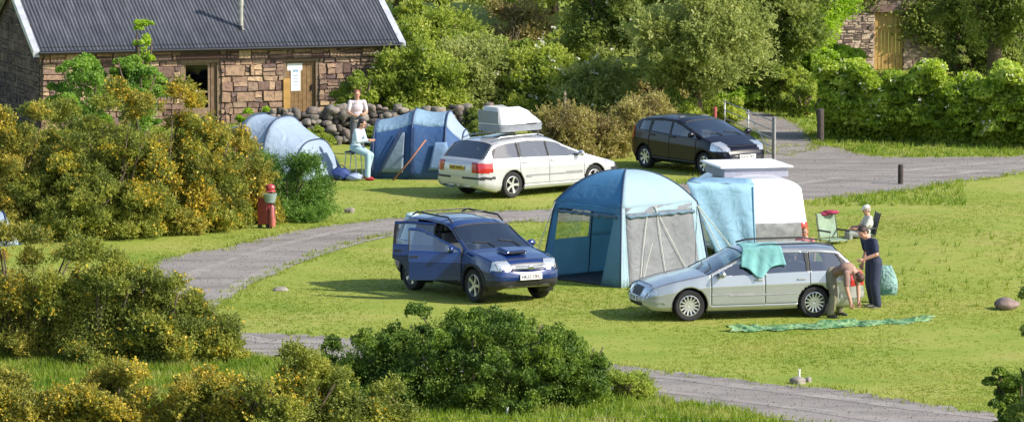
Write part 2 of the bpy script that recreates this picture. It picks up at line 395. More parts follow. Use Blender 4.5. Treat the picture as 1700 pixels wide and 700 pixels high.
# ================================================================== foliage kinds
L_gorse = leafmat('gorse_leaf', [(.05, .075, .018), (.13, .16, .03), (.25, .27, .045), (.38, .35, .06)], 1.8, 0.3, rough=.6)
L_gorse_brown = leafmat('gorse_leaf_dry', [(.06, .085, .02), (.16, .175, .032), (.32, .29, .05), (.46, .33, .06)], 1.8, 0.3, rough=.6)
L_flower = leafmat('gorse_flower', [(.40, .24, .02), (.52, .36, .03), (.60, .47, .06)], 2, .25)
L_deep = leafmat('juniper_leaf', [(.03, .055, .012), (.065, .12, .018), (.14, .21, .028), (.24, .31, .045)], 2.5, 0.25, rough=.6)
L_bright = leafmat('birch_leaf', [(.11, .18, .025), (.20, .31, .035), (.32, .43, .055), (.46, .54, .12)], 1.2, 0.5, rough=0.6)
L_olive = leafmat('willow_leaf', [(.13, .16, .045), (.21, .25, .07), (.31, .34, .11), (.42, .43, .18)], 1.0, 0.45, rough=0.6)
L_mid = leafmat('scrub_leaf', [(.10, .14, .03), (.20, .26, .045), (.33, .38, .07), (.50, .50, .16)], 1.1, 0.45, rough=0.6)
L_dark = leafmat('alder_leaf', [(.05, .08, .018), (.12, .165, .035), (.22, .265, .065), (.36, .38, .14)], 1.1, 0.45, rough=0.6)
L_brown = leafmat('bramble_leaf', [(.10, .085, .045), (.22, .17, .07), (.29, .27, .07), (.42, .33, .16)], .8, .3)
L_hedge = leafmat('hedge_leaf', [(.08, .13, .02), (.19, .27, .03), (.33, .41, .055), (.52, .56, .17)], 1.2, 0.45, rough=0.6)
L_sap = leafmat('rowan_leaf', [(.06, .12, .03), (.12, .22, .04), (.20, .32, .05), (.32, .42, .10)], 1.5, .45)
L_blossom = leafmat('blossom', [(.6, .55, .45), (.75, .72, .62), (.8, .78, .7)], 2, .3)
L_grass = leafmat('grass_blade', [(.10, .20, .012), (.18, .27, .02), (.28, .33, .03), (.36, .34, .08)], .5, .35)

G1 = 'gorse bushes on the left'
# --- gorse mass left of the tents
gl = [ (325, 386, 170, 205, 'dense gorse bush with pale tips between the tallest gorse and the left tent', L_gorse, 160), (215, 394, 170, 170, 'dense dark gorse low in the middle of the upper gorse mass', L_gorse, 120), (0, 398, 230, 240, 'gorse bush against the left frame edge below the dark cottage gable', L_gorse_brown, 300),  # px centre, base py, width px, height px, label, leaf, flowers
 (85, 385, 240, 235, 'dark gorse bush at the left edge above the lower gorse, under the cottage gable', L_gorse, 150),
 (175, 398, 240, 250, 'tall gorse bush in front of the young bright green tree', L_gorse, 420),
 (265, 390, 230, 258, 'tallest gorse bush with the most orange yellow flowers, below the glass cottage door', L_gorse_brown, 700),
 (372, 374, 170, 175, 'gorse bush with brownish tips that overlaps the left blue tent', L_gorse_brown, 450),
 (120, 402, 230, 150, 'low dark green gorse at the grass edge beside the gravel bend', L_gorse, 60),
]
for i, (a, b, w_, h_, lab, lm, nf) in enumerate(gl):
    bush_px('gorse_bush', lab, 'gorse', a, b, w_, h_, lm, 20 + i, n=80000, l=.06, w=.026, k=230, cr=.24, sprig=.12, flowers=L_flower, nfl=int(nf * 3.0), fl=.06, group=G1)
bush_px('broom_bush', 'plain green feathery bush without flowers beside the left tent and red fire point', 'bush', 474, 368, 170, 122, leafmat('broom_leaf', [(.03, .07, .012), (.07, .14, .02), (.12, .22, .03), (.17, .28, .05)], 1, .25), 31, n=50000, l=.055, w=.02, k=110, cr=.25, sprig=.17)
# --- gorse mass left middle
for i, (a, b, w_, h_, lab, lm, nf) in enumerate([
 (20, 600, 280, 245, 'big gorse bush at the left frame edge next to the gravel bend', L_gorse_brown, 260),
 (160, 606, 250, 205, 'wide dark green gorse bush in front of the gravel bend', L_gorse, 120),
 (265, 606, 180, 160, 'gorse bush with loose upright twigs that reach over the gravel bend', L_gorse, 160),
 (335, 602, 120, 90, 'small rounded gorse with an orange flowering top at the right end of the middle clump', L_gorse, 110)]):
    bush_px('gorse_bush', lab, 'gorse', a, b, w_, h_, lm, 40 + i, n=74000, l=.055, w=.024, k=210, cr=.20, sprig=.14, flowers=L_flower, nfl=int(nf * 2.4), fl=.055, group=G1)
# --- foreground
for i, (a, b, w_, h_, lab, lm, nf) in enumerate([
 (20, 745, 230, 120, 'yellow flowering gorse in the bottom left corner of the photo', L_gorse_brown, 330),
 (190, 740, 210, 140, 'olive gorse in the foreground left of the bottom edge', L_gorse_brown, 200),
 (335, 745, 220, 118, 'flowering gorse in the foreground below the rough green grass', L_gorse_brown, 260),
 (480, 750, 230, 168, 'pale twiggy gorse in the foreground touching the round dark bush', L_gorse, 160),
 (605, 745, 170, 115, 'low gorse in the foreground left below the round dark bush', L_gorse, 60)]):
    bush_px('gorse_bush', lab, 'gorse', a, b, w_, h_, lm, 50 + i, n=44000, l=.055, w=.024, k=110, cr=.22, sprig=.13, flowers=L_flower, nfl=int(nf * 2.4), fl=.05, group='gorse bushes along the foreground')
bush_px('juniper_bush', 'large rounded dark green bush in the centre foreground below the blue car', 'bush', 785, 682, 460, 182, L_deep, 61, n=150000, l=.05, w=.028, k=620, cr=.17, sprig=.05, core=.92, depth=.6)
bush_px('juniper_bush', 'dark green left shoulder bush beside the gravel strip in the foreground', 'bush', 600, 665, 190, 110, L_deep, 62, n=40000, l=.05, w=.028, k=170, cr=.16, sprig=.05, core=.92)
bush_px('juniper_bush', 'smaller dark bush at the right flank of the big round bush', 'bush', 945, 675, 150, 135, L_deep, 64, n=40000, l=.05, w=.028, k=170, cr=.16, sprig=.05, core=.92)
bush_px('juniper_bush', 'low sprawling bush at the right foot of the big round dark bush', 'bush', 1040, 662, 85, 48, L_mid, 63, n=9000, l=.05, w=.022, k=40, cr=.16, sprig=.12)
bush_px('bilberry_bush', 'dark leafed bush cut off by the bottom right corner', 'bush', 1700, 745, 140, 160, L_deep, 65, n=26000, l=.07, w=.04, k=60, cr=.22)
bush_px('rowan_bush', 'tall loose dark bush at the right edge beside the boulder', 'bush', 1728, 770, 100, 320, L_dark, 66, n=26000, l=.08, w=.045, k=110, cr=.22)
# --- young trees in front of the cottage
bush('young_tree', 'bright green young tree, the taller of two, before the cottage roof', 'tree', P(228, 238), .85, .8, 1.55, L_sap, 71, n=15000, l=.11, w=.055, k=70, cr=.22, tree=3.0, base=1.2, full=True, group='young trees before the cottage')
bush('young_tree', 'bright green bushy young tree left of the taller one, before the cottage corner', 'tree', P(142, 240), 1.0, .9, 1.5, L_sap, 72, n=18000, l=.11, w=.055, k=80, cr=.22, tree=2.8, base=1.35, full=True, group='young trees before the cottage')
p_ = P(240, 236); bush('young_tree', 'slender leading shoot with yellowish leaves rising highest against the cottage roof', 'tree', p_, .32, .3, 1.4, L_bright, 73, n=2600, l=.10, w=.05, k=22, cr=.14, tree=3.6, base=2.0, full=True, group='young trees before the cottage')
bush_px('shrub', 'low bright green plant growing against the cottage wall above the left tent', 'shrub', 425, 225, 90, 52, L_bright, 74, n=7000, l=.10, w=.05, k=40, cr=.2)
bush_px('climbing_shrub', 'yellow green climber on the cottage wall right of the wooden door', 'shrub', 590, 212, 110, 112, L_mid, 75, n=12000, l=.11, w=.06, k=50, cr=.22, flowers=L_blossom, nfl=20)
bush_px('shrub', 'dark shrub behind the roof box and the right tent', 'shrub', 812, 262, 80, 74, L_dark, 76, n=9000, l=.08, w=.05, k=40, cr=.2)
# --- scrub and trees behind
GB = 'scrub behind the campsite'
for i, (a, b, w_, h_, lm, lab, nf) in enumerate([
 (690, 205, 170, 130, L_mid, 'round olive shrub at the right end of the cottage', 30),
 (790, 200, 170, 135, L_olive, 'wide grey green shrub behind the right tent', 30),
 (900, 200, 170, 125, L_mid, 'leafy shrub with pale blossom behind the roof box', 90),
 (985, 205, 110, 105, L_olive, 'small bushy shrub above the brown bramble patch', 30),
 (730, 130, 170, 120, L_mid, 'yellow green shrub on the slope right of the cottage roof', 20),
 (850, 120, 190, 120, L_brown, 'brownish shrub on the slope at the top of the photo', 10),
 (960, 160, 140, 150, L_mid, 'blossoming hawthorn between the brown shrub and the dark alder', 70)]):
    bush_px('shrub', lab, 'shrub', a, b, w_, h_, lm, 80 + i, n=34000, l=.11, w=.05, k=120, cr=.34, sprig=.28, flowers=L_blossom, nfl=nf, fl=.10, group=GB)
for i, (a, b, w_, h_, lm, lab) in enumerate([
 (930, 268, 120, 95, L_brown, 'brown bramble clump nearest the white car bonnet'),
 (1005, 264, 140, 100, L_brown, 'brown bramble clump left of the black car'),
 (1075, 240, 110, 75, L_brown, 'olive brown bramble clump behind the black car')]):
    bush_px('bramble', lab, 'bramble', a, b, w_, h_, lm, 95 + i, n=20000, l=.12, w=.03, k=80, cr=.3, sprig=.25, group='bramble patch beside the black car')
GT = 'trees behind the campsite'
def tree(px, pyb, wpx, hpx, cb, lm, lab, seed, n=42000, l=.14, w=.06, k=140, cr=.45, nf=0):
    p = P(px, pyb); s = S(p.y); H = hpx / s; rx = wpx / 2 / s; b = cb / s
    return bush('broadleaf_tree', lab, 'tree', (p.x, p.y, float(gz(p.x, p.y))), rx, rx * .9, (H - b) / 2, lm, seed, n=n, l=l, w=w, k=k, cr=cr, tree=H, base=b + (H - b) / 2, full=True, group=GT, drop=.3, sprig=.32, flowers=L_blossom, nfl=nf, fl=.1)
tree(1010, 175, 190, 330, 20, L_dark, 'dark alder left of the grey green willow', 101, nf=25)
tree(1155, 208, 235, 250, 0, L_olive, 'broad grey green willow behind the black car and gate', 102, n=55000, l=.13, w=.05, k=170, cr=.5)
tree(1290, 180, 180, 300, 5, L_dark, 'dark tree between the willow and the bright tree', 103)
tree(1350, 160, 170, 300, 20, L_bright, 'bright green tree beside the far stone barn', 104, nf=20)
tree(1240, 150, 190, 320, 10, L_mid, 'green tree behind the willow at the top of the photo', 105)
tree(1125, 120, 200, 300, 10, L_dark, 'dark tree behind the willow crown', 106)
tree(1650, 140, 190, 320, 0, L_dark, 'dark conifer toned tree right of the far stone barn', 107)
tree(1590, 128, 60, 130, 0, L_dark, 'small dark tree against the far stone barn wall', 108, n=9000, k=40, cr=.35)
tree(860, 85, 240, 250, 5, L_mid, 'yellow green tree on the slope at the top centre', 109)
tree(730, 60, 200, 200, 5, L_olive, 'olive tree on the slope just right of the cottage ridge', 110)
tree(1010, 60, 240, 240, 5, L_mid, 'green tree on the slope beyond the dark alder', 111)
tree(1700, 60, 300, 240, 5, L_mid, 'green tree on the slope far behind the barn, at the right', 112)
bush_px('shrub', 'low bright green undergrowth between willow and gate track', 'shrub', 1270, 178, 150, 40, L_bright, 113, n=12000, l=.12, w=.05, k=60, cr=.2)
bush_px('shrub', 'sunlit weeds left of the hedge and behind the gate', 'shrub', 1335, 196, 80, 60, L_mid, 114, n=8000, l=.12, w=.05, k=40, cr=.2)
tree(660, 62, 230, 220, 5, L_mid, 'yellow green tree behind the right end of the cottage roof', 140)
tree(920, 50, 260, 230, 5, L_olive, 'grey green tree on the slope behind the hawthorn', 141)
tree(1080, 95, 220, 260, 5, L_mid, 'green tree left of and behind the willow crown', 142)
for i, (a, b, w_, h_, lm, lab) in enumerate([(1290, 186, 130, 105, L_mid, 'green shrub hiding the foot of the dark tree behind the gate'), (1650, 132, 190, 70, L_dark, 'dark bushes at the foot of the barn corner, right edge'), (1112, 214, 130, 60, L_mid, 'weeds hiding the foot of the willow on the left'), (1195, 206, 90, 34, L_mid, 'low weeds under the willow beside the gate rails'), (1235, 184, 120, 90, L_bright, 'bright green shrub right behind the open gate rails'), (820, 150, 170, 130, L_mid, 'pale green shrub behind the grey green shrub at the stone wall'), (700, 95, 130, 110, L_mid, 'yellow green shrub right beside the cottage roof end at the top'), (1195, 175, 120, 95, L_dark, 'dark shrub under the willow behind the gate'), (1345, 170, 100, 100, L_bright, 'bright tall shrub left of the hedge end'), (1300, 150, 130, 80, L_bright, 'bright green shrub under the bright tree behind the gate'), (1230, 168, 110, 80, L_mid, 'green shrub at the foot of the willow, behind the gate'), (1050, 175, 110, 80, L_mid, 'green shrub at the left foot of the willow'), (1385, 135, 110, 60, L_bright, 'bright shrub before the far barn wall, left of its ochre door'), (1115, 190, 120, 60, L_brown, 'brownish undergrowth beneath the willow')]):
    bush_px('shrub', lab, 'shrub', a, b, w_, h_, lm, 130 + i, n=16000, l=.13, w=.07, k=70, cr=.35, group=GB)

# --- the long hedge on the right
def hedge():
    rng = np.random.default_rng(120)
    root = thing('hedge', 'long thick green hedge with pale blossom in front of the far stone barn', 'hedge', (0, 0, 0))
    a = P(1364, 232); b = P(1760, 250); n = 100000; k = 620
    t = rng.uniform(0, 1, k); dep = rng.uniform(-.1, 1.9, k)
    hmax = 1.66 + .22 * np.sin(t * 17) + .20 * np.sin(t * 41 + 1); z = rng.uniform(.15, 1, k) ** .75 * hmax
    top = rng.random(k) < .35; z[top] = hmax[top] * rng.uniform(.85, 1.05, top.sum())
    dep = np.where(~top, np.where(rng.random(k) < .7, rng.uniform(-.1, .35, k) + .25 * (z / 2.3) ** 2, dep), dep)
    c = np.stack([a.x + (b.x - a.x) * t, a.y + (b.y - a.y) * t + dep, z], 1); r = rng.uniform(.10, .36, k)
    wt = r ** 2 / (r ** 2).sum(); id_ = rng.choice(k, n, p=wt); d = unit(rng, n); d[:, 2] = np.abs(d[:, 2]) * .7 + d[:, 2] * .3
    Cn = c[id_] + d * (r[id_] * (1 - np.abs(rng.normal(0, .22, n))))[:, None]
    ni = 26000; ti = rng.uniform(0, 1, ni)
    Ci = np.stack([a.x + (b.x - a.x) * ti, a.y + (b.y - a.y) * ti + rng.uniform(.3, 1.5, ni), rng.uniform(0, 1.5, ni)], 1)
    Cn = np.concatenate([Cn, Ci]); Cn = Cn[Cn[:, 2] > .02]
    leafmesh('foliage', Cn, unit(rng, len(Cn)), .13, .075, rng, L_hedge, root)
    q = c[rng.choice(k, 260, p=wt)]; dd = unit(rng, 260); dd[:, 1] = -np.abs(dd[:, 1]); dd[:, 2] = np.abs(dd[:, 2]); q = q + dd * .32
    q = np.repeat(q, 3, 0) + rng.normal(0, .04, (780, 3)); tag(leafmesh('blossom', q, unit(rng, 780), .09, .07, rng, L_blossom, root), kind='stuff')
    mb = MB()
    for i in range(60):
        x = a.x + (b.x - a.x) * rng.uniform(0, 1); y = a.y + rng.uniform(.3, 1.3)
        mb.tube([(x, y, -.03), (x + rng.normal(0, .1), y, .9), (x + rng.normal(0, .25), y, 1.5)], [.04, .03, .012], 5)
    mb.build('stem', BARK, root, smooth=True)
hedge()

# ================================================================== grass tufts (countless)
def tufts(name, npt, area, hgt, seed, dens_fn=None, wid=.012, m=L_grass, on_road=False):
    rng = np.random.default_rng(seed); pp = []
    (x0, x1, y0, y1) = area
    px = rng.uniform(x0, x1, npt); py = rng.uniform(y0, y1, npt)
    d = F * sp - (350 - py) * cp; t = CAMH / d; X = (px - 850) * t; Y = (F * cp + (350 - py) * sp) * t
    keep = np.ones(npt, bool)
    for w in ROADS: 
        near = poly_mask(w, X, Y); keep &= ~near
    if dens_fn is not None: keep &= rng.random(npt) < dens_fn(px, py, X, Y)
    X = X[keep]; Y = Y[keep]; n = len(X); k = 4
    X = np.repeat(X, k) + rng.normal(0, .03, n * k); Y = np.repeat(Y, k) + rng.normal(0, .03, n * k)
    Z = gz(X, Y); hh = hgt * rng.uniform(.5, 1.3, n * k); ang = rng.uniform(0, 6.28, n * k)
    ln = rng.normal(0, .35, (n * k, 2)) * hh[:, None]
    A = np.stack([X - np.cos(ang) * wid, Y - np.sin(ang) * wid, Z], 1); B = np.stack([X + np.cos(ang) * wid, Y + np.sin(ang) * wid, Z], 1)
    T = np.stack([X + ln[:, 0], Y + ln[:, 1], Z + hh], 1)
    V = np.stack([A, B, T], 1).reshape(-1, 3)
    o = fast(name, V, np.arange(len(V)).reshape(-1, 3), m); tag(o, kind='stuff'); return o
L_lawn = leafmat('lawn_blade', [(.14, .21, .025), (.205, .27, .038), (.28, .315, .058), (.36, .34, .10)], .35, .35)
t1 = tufts('lawn_grass', 130000, (-10, 1710, 255, 705), .022, 200, lambda px, py, X, Y: np.clip(.25 + .75 * (np.sin(X * .9) * np.sin(Y * .5 + 1) + .4), .12, 1), m=L_lawn)
tag(t1, 'short sunlit lawn grass of the camping field', 'grass')
def vd(px, py, X, Y):     # rough grass: foreground strip, verge below the hedge, the bank, around the bushes
    f = np.zeros(px.shape)
    f = np.maximum(f, ((py > 560) & (px < 560)) * 1.0)
    f = np.maximum(f, ((py > 650) & (px < 1300)) * .5)
    f = np.maximum(f, ((px > 1340) & (py < 262) & (py > 225)) * 1.0)
    f = np.maximum(f, ((px > 1180) & (px < 1400) & (py < 215)) * .5)
    f = np.maximum(f, ((px > 1350) & (px < 1600) & (py > 300) & (py < 345)) * .55)
    f = np.maximum(f, ((py < 232)) * .7)
    f = np.maximum(f, ((px > 1480) & (py > 400) & (py < 520)) * .03)
    return f
t2 = tufts('rough_grass', 120000, (-10, 1710, 110, 705), .13, 201, vd, .014, leafmat('rough_blade', [(.08, .15, .014), (.15, .23, .022), (.24, .30, .04), (.38, .36, .14)], .9, .4))
tag(t2, 'longer rough grass along the verges and in the foreground', 'grass')
def edge_tufts():
    rng = np.random.default_rng(210); pts = []
    for w in ROADS:
        for (x, y) in w:
            if 60 < y < 150: 
                for _ in range(3): pts.append((x + rng.normal(0, .12), y + rng.normal(0, .22)))
    p = np.array(pts); n = len(p); k = 6
    X = np.repeat(p[:, 0], k) + rng.normal(0, .05, n * k); Y = np.repeat(p[:, 1], k) + rng.normal(0, .05, n * k); Z = gz(X, Y)
    hh = .07 * rng.uniform(.5, 1.6, n * k); a = rng.uniform(0, 6.28, n * k); ln = rng.normal(0, .4, (n * k, 2)) * hh[:, None]
    V = np.stack([np.stack([X - np.cos(a) * .013, Y - np.sin(a) * .013, Z], 1), np.stack([X + np.cos(a) * .013, Y + np.sin(a) * .013, Z], 1), np.stack([X + ln[:, 0], Y + ln[:, 1], Z + hh], 1)], 1).reshape(-1, 3)
    o = fast('verge_grass', V, np.arange(len(V)).reshape(-1, 3), L_lawn); tag(o, 'ragged grass growing along the gravel edges', 'grass', kind='stuff')
edge_tufts()
def pebbles():
    rng = np.random.default_rng(211); n = 16000
    px = rng.uniform(180, 1700, n); py = rng.uniform(240, 705, n); d = F * sp - (350 - py) * cp; t = CAMH / d; X = (px - 850) * t; Y = (F * cp + (350 - py) * sp) * t
    k = np.zeros(n, bool)
    for w in ROADS: k |= poly_mask(w, X, Y)
    X = X[k]; Y = Y[k]; n = len(X); s = rng.uniform(.006, .019, (n, 1, 1))
    o6 = np.array([[1, 0, 0], [0, 1, 0], [-1, 0, 0], [0, -1, 0], [0, 0, .7], [0, 0, -.7]], float)[None] * s * rng.uniform(.6, 1.3, (n, 6, 1))
    V = (o6 + np.stack([X, Y, np.full(n, .026)], 1)[:, None]).reshape(-1, 3)
    f = np.array([[0, 1, 4], [1, 2, 4], [2, 3, 4], [3, 0, 4], [1, 0, 5], [2, 1, 5], [3, 2, 5], [0, 3, 5]])
    Fc = (f[None] + 6 * np.arange(n)[:, None, None]).reshape(-1, 3)
    o = fast('loose_gravel', V, Fc, islandmat('pebble', [(.14, .13, .12), (.22, .205, .195), (.30, .28, .265)], bump=0)); tag(o, 'loose stones lying on the gravel track', 'gravel', kind='stuff')
pebbles()

# ================================================================== buildings
SANDSTONE = islandmat('red_sandstone', [(.10, .06, .05), (.22, .14, .11), (.38, .25, .16), (.15, .10, .095), (.52, .37, .23), (.28, .165, .13)], bump=1.0)
MORTAR = mat('lime_mortar', (.13, .09, .07), .95, vary=.2, bump=.5)
WOODF = mat('weathered_frame', (.20, .14, .09), .8, vary=.25, vscale=12, bump=.3)
def stonewall(mb, w, h, holes, rng, hmin=.09, hmax=.32, wmin=.12, wmax=.55, mi=0, top=None, face=-1, x0=0.0, prot=.03):
    """courses of roughly squared stones in local x,z standing proud of y=0 (towards -y); holes = (x0,x1,z0,z1)"""
    z = 0
    while z < h:
        dz = rng.uniform(hmin, hmax); 
        for hx in holes:
            for zz in (hx[2], hx[3]):
                if z < zz < z + dz and zz - z > .05: dz = zz - z
        x = x0 - rng.uniform(0, .3)
        while x < x0 + w:
            dx = rng.uniform(wmin, wmax) * (.7 + dz * 1.6); a, b = max(x, x0), min(x + dx, x0 + w)
            segs = [(a, b)]
            for hx in holes:
                if z + dz > hx[2] + .01 and z < hx[3] - .01:
                    ns = []
                    for (p, q) in segs:
                        if q <= hx[0] or p >= hx[1]: ns.append((p, q))
                        else:
                            if p < hx[0]: ns.append((p, hx[0]))
                            if q > hx[1]: ns.append((hx[1], q))
                    segs = ns
            for (p, q) in segs:
                if q - p < .04: continue
                t = min(z + dz, top((p + q) / 2)) if top else min(z + dz, h)
                if t - z < .04: continue
                g = .010; pr = rng.uniform(.3, 1) * prot; j = lambda s=.024: rng.uniform(-s, s)
                nsub = (2 + (rng.random() < .4)) if (dz > .17 and rng.random() < .55) else 1
                for u in range(nsub):
                    za = z + (t - z) * u / nsub; zb = z + (t - z) * (u + 1) / nsub
                    o_ = [(p + g + j(), za + g + j()), (q - g + j(), za + g + j()), (q - g + j(), zb - g + j()), (p + g + j(), zb - g + j())]
                    vs = [(a_, -.002, b_) for a_, b_ in o_]; cx = (p + q) / 2; cz = (za + zb) / 2
                    vs += [(cx + (a_ - cx) * .93, -pr, cz + (b_ - cz) * .90) for a_, b_ in o_]
                    mb.add(vs, [(4, 5, 6, 7), (0, 1, 5, 4), (1, 2, 6, 5), (2, 3, 7, 6), (3, 0, 4, 7)], mi)
            x += dx
        z += dz
def wall_with_holes(mb, w, h, th, holes, mi=1):
    """backing wall with openings, front face at y=0"""
    xs = sorted({0, w, *[v for q in holes for v in q[:2]]}); zs = sorted({0, h, *[v for q in holes for v in q[2:]]})
    xs = [min(max(v, 0), w) for v in xs]; zs = [min(max(v, 0), h) for v in zs]
    for i in range(len(xs) - 1):
        for k in range(len(zs) - 1):
            cx, cz = (xs[i] + xs[i + 1]) / 2, (zs[k] + zs[k + 1]) / 2
            if any(q[0] < cx < q[1] and q[2] < cz < q[3] for q in holes): continue
            mb.box((cx, th / 2, cz), (xs[i + 1] - xs[i], th, zs[k + 1] - zs[k]), mi=mi)

def cottage():
    th = R(18); D0 = 142.0; c0 = PD(66, 86, D0); base = Vector((c0.x, c0.y, 0)); he = c0.z + .12
    root = thing('stone_cottage', 'long low red sandstone cottage with a dark corrugated iron roof', 'cottage', base, th)
    ux = Vector((math.cos(th), math.sin(th), 0))
    def fx(px, py):       # facade plane x,z
        d = Vector(ray(px, py)); n = Vector((-math.sin(th), math.cos(th), 0)); o = Vector((0, 0, CAMH))
        t = (base - o).dot(n) / d.dot(n); q = o + d * t; return (q - base).dot(ux), q.z
    Lw = fx(655, 84)[0]; rng = np.random.default_rng(5)
    d1 = (fx(300, 120)[0], fx(366, 120)[0], 0.0, fx(330, 99)[1]); d2 = (fx(470, 120)[0], fx(529, 120)[0], 0.0, fx(500, 97)[1])
    holes = [d1, d2]
    mb = MB(); wall_with_holes(mb, Lw, he, .5, holes, 1); stonewall(mb, Lw, he - .12, holes, rng, hmin=.06, hmax=.36, wmin=.08, wmax=.5, prot=.07); mb.build('front_wall', [SANDSTONE, MORTAR], root)
    dep = 6.4; rs = math.tan(R(27)); rise = dep / 2 * rs
    # gables and back wall
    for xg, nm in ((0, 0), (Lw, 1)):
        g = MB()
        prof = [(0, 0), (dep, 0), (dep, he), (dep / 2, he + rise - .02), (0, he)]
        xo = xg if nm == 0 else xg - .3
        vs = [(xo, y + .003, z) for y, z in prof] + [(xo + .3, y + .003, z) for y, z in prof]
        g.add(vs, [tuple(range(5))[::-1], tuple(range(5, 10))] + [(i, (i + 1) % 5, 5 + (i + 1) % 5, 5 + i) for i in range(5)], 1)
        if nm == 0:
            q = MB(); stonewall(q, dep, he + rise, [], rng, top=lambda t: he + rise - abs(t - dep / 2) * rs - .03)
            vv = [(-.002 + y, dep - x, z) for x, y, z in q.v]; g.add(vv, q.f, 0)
        g.build('gable_wall', [islandmat('gable_stone_shaded', [(.045, .03, .028), (.10, .06, .05), (.16, .11, .08), (.07, .05, .045)], bump=.9), mat('gable_mortar_shaded', (.05, .038, .034), .95)] if nm == 0 else [SANDSTONE, MORTAR], root)  # sunless end gets darker stone and mortar: its shade is put into the colour
    b = MB(); b.box((Lw / 2, dep - .15, he / 2), (Lw - .64, .3, he - .02)); b.build('back_wall', MORTAR, root)
    # corrugated roof: two pitches with real waves
    m, n, out = nt('corrugated_iron'); L = n.links
    tc = N(n, 'ShaderNodeTexCoord'); mp = N(n, 'ShaderNodeMapping'); mp.inputs['Scale'].default_value = (3.2, .5, .5); L.new(tc.outputs['Object'], mp.inputs[0])
    no = N(n, 'ShaderNodeTexNoise', Scale=1.6, Detail=7.0, Roughness=.7); L.new(mp.outputs[0], no.inputs['Vector'])
    r = ramp(n, [(.3, (.045, .048, .058)), (.5, (.075, .08, .094)), (.66, (.11, .115, .13)), (.74, (.30, .30, .31))]); L.new(no.outputs['Fac'], r.inputs[0])
    p = N(n, 'ShaderNodeBsdfPrincipled', Roughness=.5, Metallic=.25); L.new(r.outputs[0], p.inputs['Base Color']); L.new(p.outputs[0], out.inputs[0])
    ov = .16; nx = 900; xs = np.linspace(-.12, Lw + .12, nx); wv = .017 * np.sin(xs / .105 * 2 * PI)
    V = []; 
    for t in (0, 1):
        ys = [-.30, dep / 2 * .33, dep / 2 * .332, dep / 2 * .66, dep / 2 * .662, dep / 2]
        for kk, y in enumerate(ys):
            z = he + y * rs + .05 + (.010 if kk in (2, 4) else 0); yy = y if t == 0 else dep - y
            V.append(np.stack([xs, np.full(nx, yy), z + wv + (0 if kk not in (1, 3) else .0)], 1))
    V = np.concatenate(V); Fc = []
    for t in (0, 1):
        for k in range(5):
            a = (t * 6 + k) * nx + np.arange(nx - 1); Fc.append(np.stack([a, a + 1, a + 1 + nx, a + nx], 1))
    rf = fast('roof', V, np.concatenate(Fc), m, root, smooth=True)
    pale = mat('pale_flashing', (.42, .44, .48), .5, vary=.25, vscale=4)
    for xg in (-.16, Lw + .16):
        for sg in (0, 1):
            s = MB()
            ya, yb = (-.30, dep / 2) if sg == 0 else (dep + .30, dep / 2)
            s.add([(xg - .09, ya, he + (-.30) * rs + .085), (xg + .09, ya, he + (-.30) * rs + .085), (xg + .09, yb, he + rise + .085), (xg - .09, yb, he + rise + .085),
                   (xg - .09, ya, he + (-.30) * rs - .10), (xg + .09, ya, he + (-.30) * rs - .10), (xg + .09, yb, he + rise - .10), (xg - .09, yb, he + rise - .10)],
                  [(0, 1, 2, 3), (7, 6, 5, 4), (4, 5, 1, 0), (5, 6, 2, 1), (7, 4, 0, 3), (6, 7, 3, 2)])
            s.build('verge_flashing', pale, rf)
    s = MB(); s.tube([(-.1, dep / 2, he + rise + .06), (Lw + .1, dep / 2, he + rise + .06)], .08, 10); s.build('ridge_cap', m, rf)
    # gutter and soffit
    blk = mat('black_gutter', (.012, .012, .014), .4)
    g = MB(); g.tube([(-.1, -.36, he - .14), (Lw + .1, -.36, he - .14)], .055, 10); g.box((Lw / 2, -.09, he - .05), (Lw, .06, .12)); g.build('gutter', blk, root)
    g = MB(); g.tube([(.05, -.36, he - .16), (.05, -.07, he - .4), (.05, -.07, 0)], .035, 8); g.build('downpipe', blk, root)
    # chimney stack at the ridge and flue pipe
    xc = fx(304, 30)[0]
    c = MB(); c.box((xc + .42, dep / 2, he + rise + .25), (1.0, .5, .95)); c.box((xc + .42, dep / 2, he + rise + .78), (1.12, .62, .12)); c.build('chimney', islandmat('chimney_stone', [(.4, .3, .24), (.5, .4, .32)], bump=.6), rf, bevel=.02)
    yb = .95
    # solve flue base: on roof at px 400, py 46
    o = Vector((0, 0, CAMH)); d = Vector(ray(400, 46)); Mi = Matrix.Translation(base) @ Matrix.Rotation(th, 4, 'Z'); Mi = Mi.inverted(); ol = Mi @ o; dl = (Mi @ (o + d)) - ol
    t = (he + .05 + ol.y * rs - ol.z) / (dl.z - dl.y * rs); q = ol + dl * t
    f = MB(); f.tube([(q.x, q.y, q.z - .1), (q.x, q.y, q.z + .62)], .07, 12); f.tube([(q.x, q.y, q.z + .62), (q.x, q.y, q.z + 1.25)], .085, 12); f.tube([(q.x, q.y, q.z + 1.25), (q.x, q.y, q.z + 1.32)], .12, 12)
    f.build('flue_pipe', mat('galvanised', (.42, .41, .37), .45, metal=.5, vary=.2), rf, smooth=False, auto=40)
    f = MB(); f.tube([(q.x, q.y, q.z - .06), (q.x, q.y, q.z + .06)], [.16, .09], 12); f.build('flue_flashing', blk, rf)
    # lintels
    for q_ in (d1, d2): wl = MB(); wl.box(((q_[0] + q_[1]) / 2, .1, q_[3] + .07), (q_[1] - q_[0] + .3, .3, .14)); wl.build('lintel', mat('lintel_wood', (.09, .05, .04), .85), root)
    # glass door
    def frame(mb, x0, x1, z0, z1, t, y=.06, d=.12):
        mb.box(((x0 + x1) / 2, y, z1 - t / 2), (x1 - x0, d, t)); mb.box((x0 + t / 2, y, (z0 + z1 - t) / 2), (t, d, z1 - z0 - t)); mb.box((x1 - t / 2, y, (z0 + z1 - t) / 2), (t, d, z1 - z0 - t))
